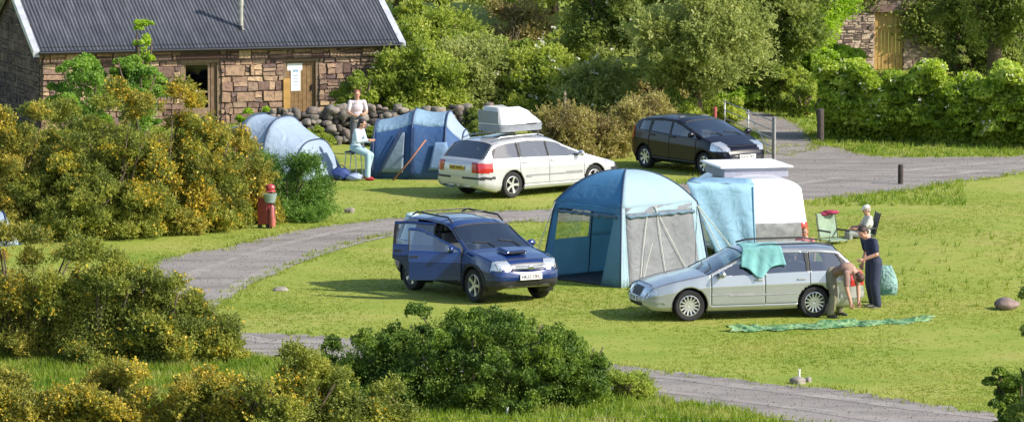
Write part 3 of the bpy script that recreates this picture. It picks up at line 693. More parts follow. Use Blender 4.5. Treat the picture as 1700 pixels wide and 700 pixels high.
    fb = MB(); frame(fb, *d1, .10); df = fb.build('door_frame', WOODF, root, bevel=.008)
    x0, x1, z1 = d1[0] + .1, d1[1] - .1, d1[3] - .1
    # door leaf: dark glazed part on the left, open leaf on the right
    dr = MB(); xm = x0 + (x1 - x0) * .80
    frame(dr, x0, xm, .0, z1, .06, .09, .05); dr.box(((x0 + xm) / 2, .09, .25), (xm - x0 - .12, .045, .5)); dr.box(((x0 + xm) / 2, .09, .95), (xm - x0 - .12, .04, .05))
    do = dr.build('door', WOODF, root)
    dg = MB(); dg.box(((x0 + xm) / 2, .09, (z1 + .5) / 2), (xm - x0 - .12, .01, z1 - .56)); dg.build('pane', glassmat('door_glass', (.25, .27, .25), base=.03, spec=.7), do)
    sl = MB(); sl.box(((xm + x1) / 2 + .01, .09, z1 / 2), (x1 - xm - .02, .05, z1 - .01)); sl.build('side_panel', mat('side_wood', (.16, .10, .06), .8, vary=.3, vscale=10), root)
    nb = MB(); cx = fx(323, 155); nb.box((cx[0], .075, cx[1]), (.2, .006, .16)); nb.build('notice', mat('paper_white', (.75, .78, .75), .7, vary=.05), do)
    inn = MB(); inn.box((Lw / 2, 2.6, he / 2), (Lw - 1, .1, he - .3)); inn.box((Lw / 2, 1.8, .8), (3.0, .6, .05)); inn.build('interior', mat('dim_interior', (.06, .05, .04), .9), root)
    # plank door with notice
    fb = MB(); frame(fb, *d2, .09); fb.build('door_frame', WOODF, root, bevel=.008)
    x0, x1, z1 = d2[0] + .09, d2[1] - .09, d2[3] - .09; pl = MB(); npk = 7
    for i in range(npk):
        a = x0 + (x1 - x0) * i / npk; b_ = x0 + (x1 - x0) * (i + 1) / npk; pl.box(((a + b_) / 2, .10, z1 / 2), (b_ - a - .008, .04, z1 - .01))
    pd = pl.build('door', mat('ochre_planks', (.21, .125, .05), .7, vary=.25, vscale=8), root, bevel=.004)
    hd = MB(); hd.box((x1 - .1, .06, 1.0), (.03, .05, .16)); hd.build('handle', blk, pd)
    # T shaped white notice with a blue strip and a row of darker lines, as the photo shows
    white = MATS['paper_white']; a = fx(478, 106); b_ = fx(503, 117); c_ = fx(484, 117); e = fx(500, 151); sg = MB()
    sg.box(((a[0] + b_[0]) / 2, .074, (a[1] + b_[1]) / 2), (b_[0] - a[0], .006, a[1] - b_[1])); sg.box(((c_[0] + e[0]) / 2, .074, (c_[1] + e[1]) / 2 - .003), (e[0] - c_[0], .006, c_[1] - e[1] - .006)); so = sg.build('notice', white, pd)
    st = MB(); st.box(((c_[0] + e[0]) / 2, .069, c_[1] - .02), (.16, .004, .07)); 
    for i in range(4): st.box(((c_[0] + e[0]) / 2, .069, c_[1] - .16 - i * .09), (.14 - .03 * (i % 2), .004, .025))
    st.build('print', mat('notice_blue', (.28, .42, .55), .7), so)
    jb = MB(); jx = fx(474, 170); jb.box((jx[0] + .02, -.06, .65), (.20, .05, 1.25)); jb.build('door_jamb_board', mat('ochre_board', (.45, .26, .07), .7, vary=.2), root, bevel=.005)
    return root, fx, base, th
cottage()

def barn():
    D = 164.0; a = PD(1340, 118, D); base = Vector((a.x, D, 0)); w = 9.5; h = 3.2
    root = thing('stone_barn', 'far rubble stone barn with an ochre plank door, behind the hedge', 'barn', base, R(2))
    rng = np.random.default_rng(9); s = S(D); X = lambda px: (px - 1340) / s; Z = lambda py: CAMH + (-(py + 525) / F) * D * 1.0
    dd = (X(1452), X(1500), 0, Z(18)); holes = [dd]
    mb = MB(); wall_with_holes(mb, w, h, .5, holes, 1); stonewall(mb, w, h, holes, rng, hmin=.08, hmax=.24, wmin=.10, wmax=.34, prot=.07)
    mb.build('front_wall', [islandmat('barn_stone', [(.16, .11, .10), (.36, .26, .21), (.60, .45, .34), (.68, .54, .42)], bump=.8), mat('pale_mortar', (.52, .43, .35), .95, vary=.15, bump=.4)], root)
    g = MB()
    for xo in (0, w - .4):
        prof = [(.502, 0), (5, 0), (5, h), (2.7, h + 1.6), (.502, h)]; vs = [(xo, y, z) for y, z in prof] + [(xo + .4, y, z) for y, z in prof]
        g.add(vs, [tuple(range(5))[::-1], tuple(range(5, 10))] + [(i, (i + 1) % 5, 5 + (i + 1) % 5, 5 + i) for i in range(5)])
    g.build('gable_wall', MATS['pale_mortar'], root)
    r_ = MB(); r_.add([(-.2, -.25, h - .05), (w + .2, -.25, h - .05), (w + .2, 2.7, h + 1.75), (-.2, 2.7, h + 1.75), (w + .2, 5.3, h), (-.2, 5.3, h)], [(0, 1, 2, 3), (3, 2, 4, 5)]); r_.build('roof', mat('slate', (.10, .10, .12), .6), root, solid=.08)
    pl = MB(); n = 8
    for i in range(n):
        p = dd[0] + (dd[1] - dd[0]) * i / n; q = dd[0] + (dd[1] - dd[0]) * (i + 1) / n; pl.box(((p + q) / 2, .1 + (i % 2) * .012, dd[3] / 2), (q - p - .016, .05, dd[3] - .02))
    dr = pl.build('door', mat('yellow_planks', (.52, .33, .11), .65, vary=.2, vscale=6), root, bevel=.004)
    l = MB(); l.box(((dd[0] + dd[1]) / 2, .06, dd[3] + .1), (dd[1] - dd[0] + .35, .3, .2)); l.build('lintel', mat('barn_lintel', (.22, .14, .12), .9), root)
    hd = MB(); hd.tube([(dd[1] + .02, .02, .1), (dd[1] + .02, .02, dd[3])], .03, 6); hd.build('door_post', mat('dark_post', (.05, .045, .05), .8), root)
    # ivy growing on the wall
    rng = np.random.default_rng(10); c = np.array([(X(1535) , -.15, 2.0), (X(1560), -.2, 1.2), (X(1520), -.12, 1.55), (X(1580), -.3, 2.3), (X(1590), -.2, .7), (X(1440), -.1, 2.6)]); n = 3600
    id_ = rng.integers(0, 6, n); Cn = c[id_] + rng.normal(0, 1, (n, 3)) * np.array([.32, .1, .28]); Cn[:, 1] = -np.abs(Cn[:, 1])
    iv = leafmesh('ivy', Cn, unit(rng, n), .14, .09, rng, L_dark); iv.location = base; iv.rotation_euler = (0, 0, R(2)); tag(iv, 'dark ivy climbing on the barn wall right of the ochre plank door', 'ivy')
barn()

# dry stone wall behind the tents
def drywall():
    rng = np.random.default_rng(15); root = thing('dry_stone_wall', 'tumbled dry stone wall of round boulders behind the two blue tents', 'stone wall', P(440, 244), math.atan2((P(835, 238) - P(440, 244)).y, (P(835, 238) - P(440, 244)).x))
    b = P(440, 244); e = P(835, 238); Lx = (e - b).length; mb = MB()
    for row in range(6):
        x = rng.uniform(0, .2)
        while x < Lx:
            s = rng.uniform(.08, .19); z = .07 + row * .17 + rng.normal(0, .035); y = .50 + rng.normal(0, .05) + row * .04
            if row < 5 or rng.random() < .65:
                M = Matrix.Rotation(rng.uniform(0, 3), 3, 'Z') @ Matrix.Rotation(rng.uniform(-.4, .4), 3, 'X'); ph = rng.uniform(0, 6, 3)
                mb.ell((x, y, z), (s * rng.uniform(.8, 1.25), s * .85, s * rng.uniform(.55, .85)), M, 10, 7, fn=lambda q: (1 + .16 * math.sin(q.x * 3.3 + ph[0]) + .15 * math.sin(q.y * 3.7 + ph[1]) + .13 * math.sin(q.z * 4 + ph[2])) / (max(abs(q.x), abs(q.y), abs(q.z)) ** .45))
            x += s * 1.45
    mb.box((Lx / 2, .98, .42), (Lx, .5, .84), mi=1)
    mb.build('boulders', [islandmat('boulder', [(.06, .05, .045), (.13, .115, .10), (.24, .21, .18), (.17, .13, .11)], bump=.7), mat('wall_core', (.08, .07, .06), .95)], root, smooth=True)
drywall()
for i, (px, py, w_, h_, lm, lab) in enumerate([(640, 243, 90, 34, L_mid, 'weeds growing from the foot of the stone wall between the tents'), (700, 236, 110, 74, L_mid, 'weeds and brambles over the stone wall behind the right tent'), (520, 246, 70, 28, L_mid, 'weeds at the foot of the stone wall beside the left tent'), (780, 238, 100, 66, L_dark, 'ivy covered end of the stone wall behind the right tent')]):
    bush_px('weeds', lab, 'weeds', px, py, w_, h_, lm, 150 + i, n=7000, l=.09, w=.045, k=40, cr=.18, group='weeds along the dry stone wall')
# ================================================================== vehicles
def gsm(xs, knots, k=.03):
    kx = [a for a, b in knots]; kz = [b for a, b in knots]
    if kx[0] > kx[-1]: kx = kx[::-1]; kz = kz[::-1]
    g = np.arange(kx[0] - .3, kx[-1] + .3, .005); v = np.interp(g, kx, kz)
    w = np.exp(-.5 * (np.arange(-30, 31) * .005 / k) ** 2); w /= w.sum(); vp = np.pad(v, 30, mode='edge'); v = np.convolve(vp, w, 'valid')
    return np.interp(xs, g, v)
RUB = mat('tyre_rubber', (.018, .018, .02), .85, vary=.2)
BLKP = mat('black_plastic', (.02, .02, .022), .55)
INTR = mat('cabin_lining', (.07, .07, .075), .8)
SEATM = mat('seat_fabric', (.13, .13, .14), .9)
GLASS = glassmat('car_glass', (.70, .78, .78), base=.22, spec=1.4)
GLASSD = glassmat('tinted_car_glass', (.30, .33, .32), base=.12, spec=1.3)
RIM = mat('alloy', (.62, .63, .65), .3, metal=.75, vary=.05)
CHROME = mat('chrome', (.75, .75, .76), .12, metal=1, vary=0)
LAMPW = mat('headlamp_glass', (.62, .64, .66), .10, metal=.6, coat=1, vary=.25, vscale=22)
LAMPR = mat('tail_lamp_red', (.42, .012, .015), .15, coat=1, vary=.2, vscale=20)
LAMPA = mat('indicator_amber', (.6, .2, .02), .2, coat=1)
PLW = mat('plate_white', (.75, .75, .72), .5, vary=.03); PLY = mat('plate_yellow', (.62, .42, .05), .5, vary=.03)
INK = mat('plate_ink', (.015, .015, .015), .6)
def textmesh(s, size, m, parent, M, name='lettering'):
    cu = bpy.data.curves.new('t', 'FONT'); cu.body = s; cu.size = size; cu.align_x = 'CENTER'; cu.align_y = 'CENTER'; cu.extrude = .001; cu.offset = .002
    o = bpy.data.objects.new('t', cu); C.objects.link(o); dg = bpy.context.evaluated_depsgraph_get(); me = bpy.data.meshes.new_from_object(o.evaluated_get(dg)); bpy.data.objects.remove(o)
    me.name = name; me.materials.clear(); me.materials.append(m); q = bpy.data.objects.new(name, me); link(q, parent); q.matrix_local = M; return q
def wheel(parent, x, y, r, side, spokes=5, w=.2, multi=False):
    """side +1: outside faces +y"""
    e = bpy.data.objects.new('wheel', None); e.empty_display_size = .1; link(e, parent); e.location = (x, y, r); s = side; rr = r * .66
    t = MB(); pr = [(rr, -w / 2), (r * .9, -w / 2), (r * .985, -w * .36), (r, -w * .2), (r, w * .2), (r * .985, w * .36), (r * .9, w / 2), (rr, w / 2 * .9), (rr * .97, w * .3)]
    t.lathe([(a, b * s) for a, b in pr], 36); t.build('tyre', RUB, e, smooth=True, auto=50)
    m = MB(); m.lathe([(rr, w * .42 * s), (rr * .93, w * .44 * s), (rr * .90, w * .2 * s), (rr * .9, -w * .3 * s)], 36)
    m.lathe([(.001, w * .36 * s), (rr * .2, w * .38 * s), (rr * .24, w * .30 * s)], 20)
    k = spokes
    for i in range(k):
        a = 2 * PI * i / k; d = Vector((math.cos(a), 0, math.sin(a))); q = Vector((-math.sin(a), 0, math.cos(a)))
        h0 = rr * (.10 if multi else .14); h1 = rr * (.055 if multi else .16); vs = []
        for (rad, hw, yy) in ((rr * .15, h0, w * .37), (rr * .55, h0 * .85, w * .36), (rr * .93, h1, w * .42)):
            for sg in (-1, 1): vs.append(d * rad + q * hw * sg + Vector((0, yy * s, 0)))
            for sg in (-1, 1): vs.append(d * rad + q * hw * sg + Vector((0, (yy - .03) * s, 0)))
        f = [(0, 1, 5, 4), (4, 5, 9, 8), (2, 6, 7, 3), (6, 10, 11, 7), (0, 4, 6, 2), (4, 8, 10, 6), (1, 3, 7, 5), (5, 7, 11, 9)]
        m.add(vs, f)
    m.build('rim', RIM, e, auto=35)
    d = MB(); d.lathe([(.001, w * .02 * s), (rr * .92, w * .02 * s)], 24); d.build('brake_disc', BLKP, e)
    return e
def seatshape(mb, x, y, z, w=.46, back=.62, face=1):
    mb.box((x, y, z + .08), (.46, w, .16)); M = Matrix.Rotation(R(-14 * face), 3, 'Y'); mb.box((x - .24 * face, y, z + .16 + back / 2 - .02), (.13, w, back), M, taper=.85)
    mb.box((x - .35 * face, y, z + .16 + back + .09), (.09, w * .5, .16), M, taper=.9)

class Car:
    def __init__(s, name, label, sp, paint, group=None):
        s.sp = sp; zs = sp.get('zs', 1)
        for kk in ('top', 'belt'): sp[kk] = [(q[0], q[1] * (1 if q[1] < .7 else .7 / q[1] + (1 - .7 / q[1]) * zs)) for q in sp[kk]]
        s.root = thing(name, label, sp.get('cat', 'car'), group=group)
        xa, xb = sp['x']; W0 = sp['W']; dl = sorted({v for d in sp.get('doors', []) for v in (d[1], d[2])})
        xs = list(np.arange(xa, xb + 1e-6, .02)); xs = [v for v in xs if all(abs(v - q) > .012 for q in dl)]
        for q in dl: xs += [q - .006, q + .006]
        xs = np.array(sorted(xs)); s.xs = xs; nx = len(xs)
        top = gsm(xs, sp['top'], .022); belt = gsm(xs, sp['belt'], .05); bot = gsm(xs, sp['bot'], .03); W = W0 * gsm(xs, sp['plan'], .035)
        top = np.maximum(top, bot + .05); belt = np.minimum(belt, top - .02)
        roofness = np.clip((top - belt - .10) / .25, 0, 1); crown = .035 + sp.get('crown', .045) * roofness
        ts = np.maximum(belt + .012, top - crown); s.top, s.belt, s.ts, s.W = top, belt, ts, W
        tumble = sp.get('tumble', .30)
        bf = np.array(list(np.linspace(0, .16, 4)) + [.175, .195] + list(np.linspace(.22, 1, 20))); cf = np.linspace(0, 1, 19)[1:]; dfv = np.sin(np.linspace(0, PI / 2, 17))[1:]
        Y = []; Z = []; seg = []
        for t in (0, .35, .7, .9): Y.append((W - .07) * t); Z.append(bot.copy()); seg.append('A')
        for b in bf:
            zz = bot + (belt - bot) * b; bul = W - .07 * max(0, 1 - b / .22) ** 2 - .035 * max(0, (b - .62) / .38) ** 1.6 + sp.get('crease', .006) * math.exp(-((b - .72) / .04) ** 2)
            Y.append(bul); Z.append(zz); seg.append('B')
        yb = Y[-1]; 
        for c in cf: zz = belt + (ts - belt) * c; Y.append(yb - tumble * (zz - belt) - .02 * c * roofness); Z.append(zz); seg.append('C')
        yc = Y[-1]
        for d in dfv: y_ = yc * (1 - d); pw = 2.2 + 1.0 * roofness; Y.append(y_ if d < .999 else y_ * 0); Z.append(ts + (top - ts) * (1 - (1 - d) ** pw)); seg.append('D')
        Y = np.array(Y).T; Z = np.array(Z).T; M = Y.shape[1]; X = np.repeat(xs[:, None], M, 1)
        # snap the wheel-arch rim onto a circle
        s.ra = sp['r'] + .045
        for xw in sp['wheels']:
            d = np.hypot(X - xw, Z - sp['r']); near = (np.abs(d - s.ra) < .0125) & (Y > W[:, None] - .12)
            fct = np.where(near, s.ra / np.maximum(d, 1e-6), 1); X = np.where(near, xw + (X - xw) * fct, X); Z = np.where(near, sp['r'] + (Z - sp['r']) * fct, Z)
        s.seg = seg
        # full ring
        cols = [(j, 1) for j in range(M)] + [(j, -1) for j in range(M - 2, 0, -1)]
        V = np.stack([np.stack([X[:, j], Y[:, j] * sg, Z[:, j]], -1) for j, sg in cols], 1); K = len(cols)   # nx,K,3
        s.V = V; 
        dU = np.gradient(V, axis=0); dV = np.roll(V, -1, 1) - np.roll(V, 1, 1); Nn = np.cross(dU, dV); Nn = Nn / (np.linalg.norm(Nn, axis=2)[..., None] + 1e-9)
        ctr = V - np.array([0, 0, .8]); ctr[..., 0] = 0
        if (Nn * ctr).sum() < 0: Nn = -Nn; s.flip = True
        else: s.flip = False
        s.N = Nn; verts = V.reshape(-1, 3); norms = Nn.reshape(-1, 3)
        faces = []; info = []
        for i in range(nx - 1):
            for k in range(K):
                k2 = (k + 1) % K; a, b, c, d = i * K + k, i * K + k2, (i + 1) * K + k2, (i + 1) * K + k
                faces.append((a, b, c, d) if s.flip else (d, c, b, a)); j0 = cols[k]; j1 = cols[k2]; sg = 1 if k < M - 1 else -1; jj = max(j0[0], j1[0])
                c4 = (V[i, k] + V[i, k2] + V[i + 1, k] + V[i + 1, k2]) / 4; info.append((c4[0], c4[1], c4[2], seg[jj], sg, (ts[i] + ts[i + 1]) / 2, (belt[i] + belt[i + 1]) / 2, (W[i] + W[i + 1]) / 2, jj))
        # end caps bulging out
        vs = [tuple(v) for v in verts]; nrm = [tuple(v) for v in norms]; nc = 14
        for end, i, sg_x in (('R', 0, -1), ('F', nx - 1, 1)):
            rows = []
            for j in range(0, M):
                yy, zz = Y[i, j], Z[i, j]; row = []
                for q in range(nc + 1):
                    u = 1 - 2 * q / nc
                    if q == 0: row.append(i * K + j)
                    elif q == nc: row.append(i * K + (j if j in (0, M - 1) else cols.index((j, -1))))
                    else:
                        zc = (zz - Z[i, 0]) / max(Z[i, -1] - Z[i, 0], .01); bl = sp.get('bulge', .05) * (1 - u * u) * math.sin(PI * min(max(zc, 0), 1)) ** .6
                        row.append(len(vs)); vs.append((xs[i] + sg_x * bl, yy * u, zz)); nrm.append((sg_x, 0, 0))
                rows.append(row)
            for j in range(M - 1):
                for q in range(nc):
                    f = (rows[j][q], rows[j][q + 1], rows[j + 1][q + 1], rows[j + 1][q])
                    f = tuple(dict.fromkeys(f))
                    if len(f) < 3: continue
                    c4 = np.mean([vs[t] for t in f], 0); faces.append(f[::-1] if sg_x > 0 else f); info.append((c4[0], c4[1], c4[2], end, 1 if c4[1] > 0 else -1, 9, 9, W[i], j))
        s.vs = vs; s.nrm = nrm; s.faces = faces; s.info = info; s.paint = paint
        s.assign()
    def submesh(s, name, idx, mats, parent, off=0, solid=0, smooth=True):
        used = {}; v = []; f = []
        for i in idx:
            q = []
            for t in s.faces[i]:
                if t not in used:
                    used[t] = len(v); a = s.vs[t]; n = s.nrm[t]; v.append((a[0] + n[0] * off, a[1] + n[1] * off, a[2] + n[2] * off))
                q.append(used[t])
            f.append(q)
        me = bpy.data.meshes.new(name); me.from_pydata(v, [], f)
        for m in mats: me.materials.append(m)
        for p in me.polygons: p.use_smooth = smooth
        if name in ('door', 'body') and s.sp.get('pillar', True):
            wx = [q for w_ in s.sp['windows'] for q in w_[1:3]]; me.materials.append(BLKP)
            for p, i in zip(me.polygons, idx):
                x, y, z, sg, sd, ts, bl = s.info[i][:7]
                if sg == 'C' and ts - bl > .2 and min(wx) < x < s.sp['windows'][0][1] + .05 and bl + .02 < z < ts - s.sp.get('header', .05): p.material_index = 2
        me.update(); o = bpy.data.objects.new(name, me); link(o, parent)
        if solid: a = o.modifiers.new('s', 'SOLIDIFY'); a.thickness = solid; a.offset = -1; a.material_offset = min(1, len(mats) - 1); a.material_offset_rim = 0
        return o
    def assign(s):
        sp = s.sp; r = s.ra; body = []; doors = {}; wins = {}; wsc = []; rwin = []; gap = []
        def window(x, y, z, sg, side, ts, bl):
            if sg == 'C' and z > bl + .02 and z < ts - sp.get('header', .05):
                for nm, x0, x1, x0t, x1t in sp['windows']:
                    f = (z - bl) / .45
                    if x0 + (x0t - x0) * f < x < x1 + (x1t - x1) * f: return nm
        for i, (x, y, z, sg, side, ts, bl, W, jj) in enumerate(s.info):
            if sg in 'AB' and any((x - xw) ** 2 + (z - sp['r']) ** 2 < r * r for xw in sp['wheels']) and abs(y) > W - .36: continue
            if sg == 'D':
                if sp['ws'][0] < x < sp['ws'][1] and abs(y) < s.ycat(x) * .93: wsc.append(i); continue
                if sp.get('rw') and sp['rw'][0] < x < sp['rw'][1] and abs(y) < s.ycat(x) * .88: rwin.append(i); continue
            w = window(x, y, z, sg, side, ts, bl)
            dn = None
            for nm, x0, x1, sides in sp.get('doors', []):
                if side in sides and sg in 'BC' and x0 - .007 < x < x1 + .007 and (sg == 'C' or (z > bl - .99 + 0 and jj >= 4 + 5)):
                    if sg == 'C' and z > ts - .012: continue
                    if x < x0 + .007 or x > x1 - .007: dn = 'gap'; break
                    dn = (nm, side)
                    break
            if dn == 'gap': gap.append(i); continue
            if sg == 'B' and jj == 4 + 4 + 0 and any(side in d[3] and d[1] < x < d[2] for d in sp.get('doors', [])): gap.append(i); continue
            if w: wins.setdefault((w, side), []).append(i); continue
            if dn: doors.setdefault(dn, []).append(i); continue
            body.append(i)
        s.body = s.submesh('body', body, [s.paint, INTR], s.root, solid=.02)
        s.submesh('door_gap', gap, [BLKP], s.body, off=-.014)
        s.doors = {}
        for k, idx in doors.items(): s.doors[k] = s.submesh('door', idx, [s.paint, INTR], s.root, solid=.03)
        s.wins = {}
        for k, idx in wins.items():
            par = next((o for kk, o in s.doors.items() if kk[0] == k[0] and kk[1] == k[1]), s.root)
            s.wins[k] = s.submesh('window', idx, [sp.get('glass', GLASS)], par, off=-.006)
        s.ws = s.submesh('windscreen', wsc, [GLASS], s.root, off=-.004)
        if rwin: s.submesh('rear_window', rwin, [sp.get('glass', GLASS)], s.root, off=-.004)
        # wheel arches, wheels
        n = 26
        for xw in sp['wheels']:
            for sd in (-1, 1):
                m = MB(); Wx = float(np.interp(xw, s.xs, s.W)); vs = []; fs = []
                for k in range(n + 1):
                    a = R(-25) + R(230) * k / n
                    for yy in (Wx - .012, Wx - .36): vs.append((xw + (r + .004) * math.cos(a), yy * sd, max(sp['r'] + (r + .004) * math.sin(a), .16)))
                for k in range(n): fs.append((2 * k, 2 * k + 1, 2 * k + 3, 2 * k + 2))
                c = len(vs); vs.append((xw, (Wx - .36) * sd, sp['r'])); 
                for k in range(n): fs.append((2 * k + 1, c, 2 * k + 3))
                m.add(vs, fs); m.build('wheel_arch', BLKP, s.root)
                wheel(s.root, xw, (Wx - .125) * sd, sp['r'], sd, sp.get('spokes', 5), sp.get('tw', .2), sp.get('multi', False))
        # cabin
        xf = sp['ws'][1]; m = MB(); sx = sp.get('seat_x', xf - .95)
        for y in (-.36, .36): m = MB(); seatshape(m, sx, y, sp.get('seat_z', .38)); m.build('front_seat', SEATM, s.root, bevel=.03)
        m = MB()
        seatshape(m, sx - .85, 0, sp.get('seat_z', .38), 1.2, .5); m.build('rear_seat', SEATM, s.root, bevel=.03)
        m = MB(); zb = float(np.interp(xf - .15, s.xs, s.belt)); m.box((xf - .28, 0, zb - .12), (.42, s.W.max() * 1.75, .2)); 
        Mr = Matrix.Rotation(R(65), 3, 'Y'); ys = sp.get('wheel_side', -1) * .36; 
        m.tube([Vector((xf - .55, ys, zb - .03)) + Mr @ Vector((.18 * math.cos(a), .18 * math.sin(a), 0)) for a in np.linspace(0, 2 * PI, 20)], .013, 6); m.build('dashboard', INTR, s.root, bevel=.02)
        m = MB(); m.box(((sp['wheels'][0] + sp['wheels'][1]) / 2, 0, .30), (abs(sp['wheels'][0] - sp['wheels'][1]) - .7, s.W.max() * 1.8, .03)); m.build('floor_pan', BLKP, s.root)
    def ycat(s, x): 
        i = int(np.clip(np.searchsorted(s.xs, x), 0, len(s.xs) - 1)); z = s.ts[i] - s.belt[i]
        return (s.W[i] - .035) - s.sp.get('tumble', .3) * z
    def patch(s, name, pred, m, off=.006, parent=None, solid=0):
        idx = [i for i, t in enumerate(s.info) if pred(*t[:5])]
        if not idx: return None
        return s.submesh(name, idx, [m], parent or s.root, off=off, solid=solid)
    def mirror(s, x, z, m, y=None):
        for sd in (-1, 1):
            i = int(np.searchsorted(s.xs, x)); yy = (s.W[i] - .03) if y is None else y
            b = MB(); b.ell((x - .01, (yy + .11) * sd, z), (.065, .11, .075), None, 14, 9); b.box((x, (yy + .02) * sd, z - .03), (.05, .1, .04))
            g = b.build('mirror', m, next((o for k, o in s.doors.items() if k[0] == 'front' and k[1] == sd), s.root), smooth=True)
            q = MB(); q.ell((x - .045, (yy + .115) * sd, z), (.035, .085, .055)); q.build('mirror_glass', CHROME, g, smooth=True)
    def topz(s, x, y):
        t, ts, b = (float(np.interp(x, s.xs, q)) for q in (s.top, s.ts, s.belt)); ro = min(max((t - b - .10) / .25, 0), 1); yc = s.ycs(x); u = min(abs(y) / yc, 1); return ts + (t - ts) * (1 - u ** (2.2 + ro))
    def ycs(s, x):
        W, ts, b, t = (float(np.interp(x, s.xs, q)) for q in (s.W, s.ts, s.belt, s.top)); ro = min(max((t - b - .10) / .25, 0), 1); return W - .035 - s.sp.get('tumble', .3) * (ts - b) - .02 * ro
    def seam(s, name, pts, r=.006, off=.002, m=None):
        P_ = []
        for i in range(len(pts) - 1):
            for k in range(8): P_.append((pts[i][0] + (pts[i + 1][0] - pts[i][0]) * k / 8, pts[i][1] + (pts[i + 1][1] - pts[i][1]) * k / 8))
        P_.append(pts[-1]); b = MB(); b.tube([(x, y, s.topz(x, y) + off) for x, y in P_], r, 6); return b.build(name, m or BLKP, s.root, smooth=True)
    def trim(s):
        xf = s.sp['x'][1]; xc = s.sp['ws'][1]; q = xf - .20
        ya = min(s.ycs(xc + .05) - .05, .74); yb = min(s.ycs(q) - .06, .60)
        s.seam('bonnet_seam', [(xc + .04, ya), (q + .22, (ya + yb) / 2 + .04), (q, yb - .12), (q + .04, 0), (q, -yb + .12), (q + .22, -(ya + yb) / 2 - .04), (xc + .04, -ya)])
        for y0 in (.52, -.08): s.seam('wiper', [(xc - .01, y0), (xc - .16, y0 - .10), (xc - .22, y0 - .42)], .009, .012)
        x0, x1 = s.sp['ws']; 
        for sg in (1, -1): s.seam('windscreen_seal', [(x1 - .02, sg * (s.ycat(x1 - .02) * .93)), ((x0 + x1) / 2, sg * s.ycat((x0 + x1) / 2) * .93), (x0 + .02, sg * s.ycat(x0 + .02) * .93)], .011, .0)
        s.seam('windscreen_seal', [(x0, s.ycat(x0) * .90), (x0, 0), (x0, -s.ycat(x0) * .90)], .011, .0)
        if s.sp.get('rw'):
            x0, x1 = s.sp['rw']
            for sg in (1, -1): s.seam('rear_window_seal', [(x0, sg * s.ycat(x0) * .88), (x1, sg * s.ycat(x1) * .88)], .011, .0)
            s.seam('rear_window_seal', [(x1, s.ycat(x1) * .88), (x1, 0), (x1, -s.ycat(x1) * .88)], .011, .0)
    def handle(s, xl, z, m):
        for x, dn in xl:
            for sd in (-1, 1):
                if (dn, sd) in s.doors:
                    i = int(np.searchsorted(s.xs, x)); b = MB(); b.box((x, (s.W[i] - .012) * sd, z), (.17, .045, .03)); b.build('handle', m, s.doors[(dn, sd)], bevel=.008)
    def plate(s, x, z, txt, m, rz, tilt=0):
        b = MB(); b.box((0, 0, 0), (.012, .52, .115)); p = b.build('number_plate', m, s.root, bevel=.003); p.location = (x, 0, z); p.rotation_euler = (0, R(tilt), 0)
        sgn = 1 if x > 0 else -1; M = Matrix.Translation((.0075 * sgn, 0, 0)) @ Matrix.Rotation(R(90) * sgn, 4, 'Z') @ Matrix.Rotation(R(90), 4, 'X')
        textmesh(txt, .098, INK, p, M)
    def place(s, lx, ly, px, py, head):
        w = P(px, py); c, q = math.cos(head), math.sin(head)
        s.root.location = (w.x - (lx * c - ly * q), w.y - (lx * q + ly * c), 0); s.root.rotation_euler = (0, 0, head)

def carpaint(name, col, metal=.35, rough=.35):
    m = mat(name, col, rough, metal=metal, coat=1, vary=.04, vscale=3); return m

# ---- silver estate with the towel
sv = Car('silver_estate_car', 'silver estate car with a turquoise towel over its roof, before the blue awning', dict(
    x=(-2.24, 2.24), W=.86, r=.315, wheels=(1.36, -1.2), tumble=.34,
    top=[(2.24, .46), (2.20, .60), (2.08, .70), (1.6, .82), (1.15, .90), (.98, .935), (.25, 1.33), (.0, 1.40), (-.6, 1.43), (-1.3, 1.42), (-1.72, 1.38), (-2.02, 1.06), (-2.14, .93), (-2.22, .90), (-2.24, .84)],
    belt=[(2.24, .46), (2.12, .62), (1.6, .76), (1.0, .86), (0, .89), (-1.2, .92), (-2.24, .92)],
    bot=[(2.24, .30), (2.1, .22), (1.8, .20), (-1.8, .20), (-2.1, .26), (-2.24, .34)],
    plan=[(2.24, .66), (2.17, .80), (2.02, .91), (1.7, .975), (1.2, 1), (-1.4, 1), (-1.9, .965), (-2.14, .90), (-2.24, .80)],
    ws=(.24, 1.0), rw=(-2.06, -1.70), windows=[('front', -.13, .93, -.13, .28), ('rear', -1.02, -.20, -1.0, -.20), ('quarter', -1.86, -1.12, -1.58, -1.12)],
    doors=[('front', -.17, .93, (1, -1)), ('rear', -1.10, -.17, (1, -1))], multi=True, spokes=14, seat_x=-.0, wheel_side=-1), carpaint('silver_paint', (.42, .44, .46), .6, .30))
sv.patch('headlight', lambda x, y, z, sg, sd: sd > 0 and x > 2.0 and .52 < z < .66 and abs(y) > .40, LAMPW, .008)
sv.patch('headlight', lambda x, y, z, sg, sd: sd < 0 and x > 2.0 and .52 < z < .66 and abs(y) > .40, LAMPW, .008)
sv.patch('grille', lambda x, y, z, sg, sd: x > 2.15 and .48 < z < .66 and abs(y) < .30, BLKP, .006)
sv.patch('air_intake', lambda x, y, z, sg, sd: x > 2.19 and .30 < z < .38 and abs(y) < .5, BLKP, .004)
sv.patch('bumper', lambda x, y, z, sg, sd: x > 1.83 and .38 < z < .47, carpaint('silver_paint_bumper', (.36, .37, .37), .4, .4), .022)
sv.patch('bumper', lambda x, y, z, sg, sd: x < -1.72 and .38 < z < .52, MATS['silver_paint_bumper'], .022)
for sd_ in (1, -1):
    sv.patch('tail_light', lambda x, y, z, sg, sd: sd == sd_ and x < -1.93 and .62 < z < 1.25 and abs(y) > .56 and sg in 'BCDR', LAMPR, .007)
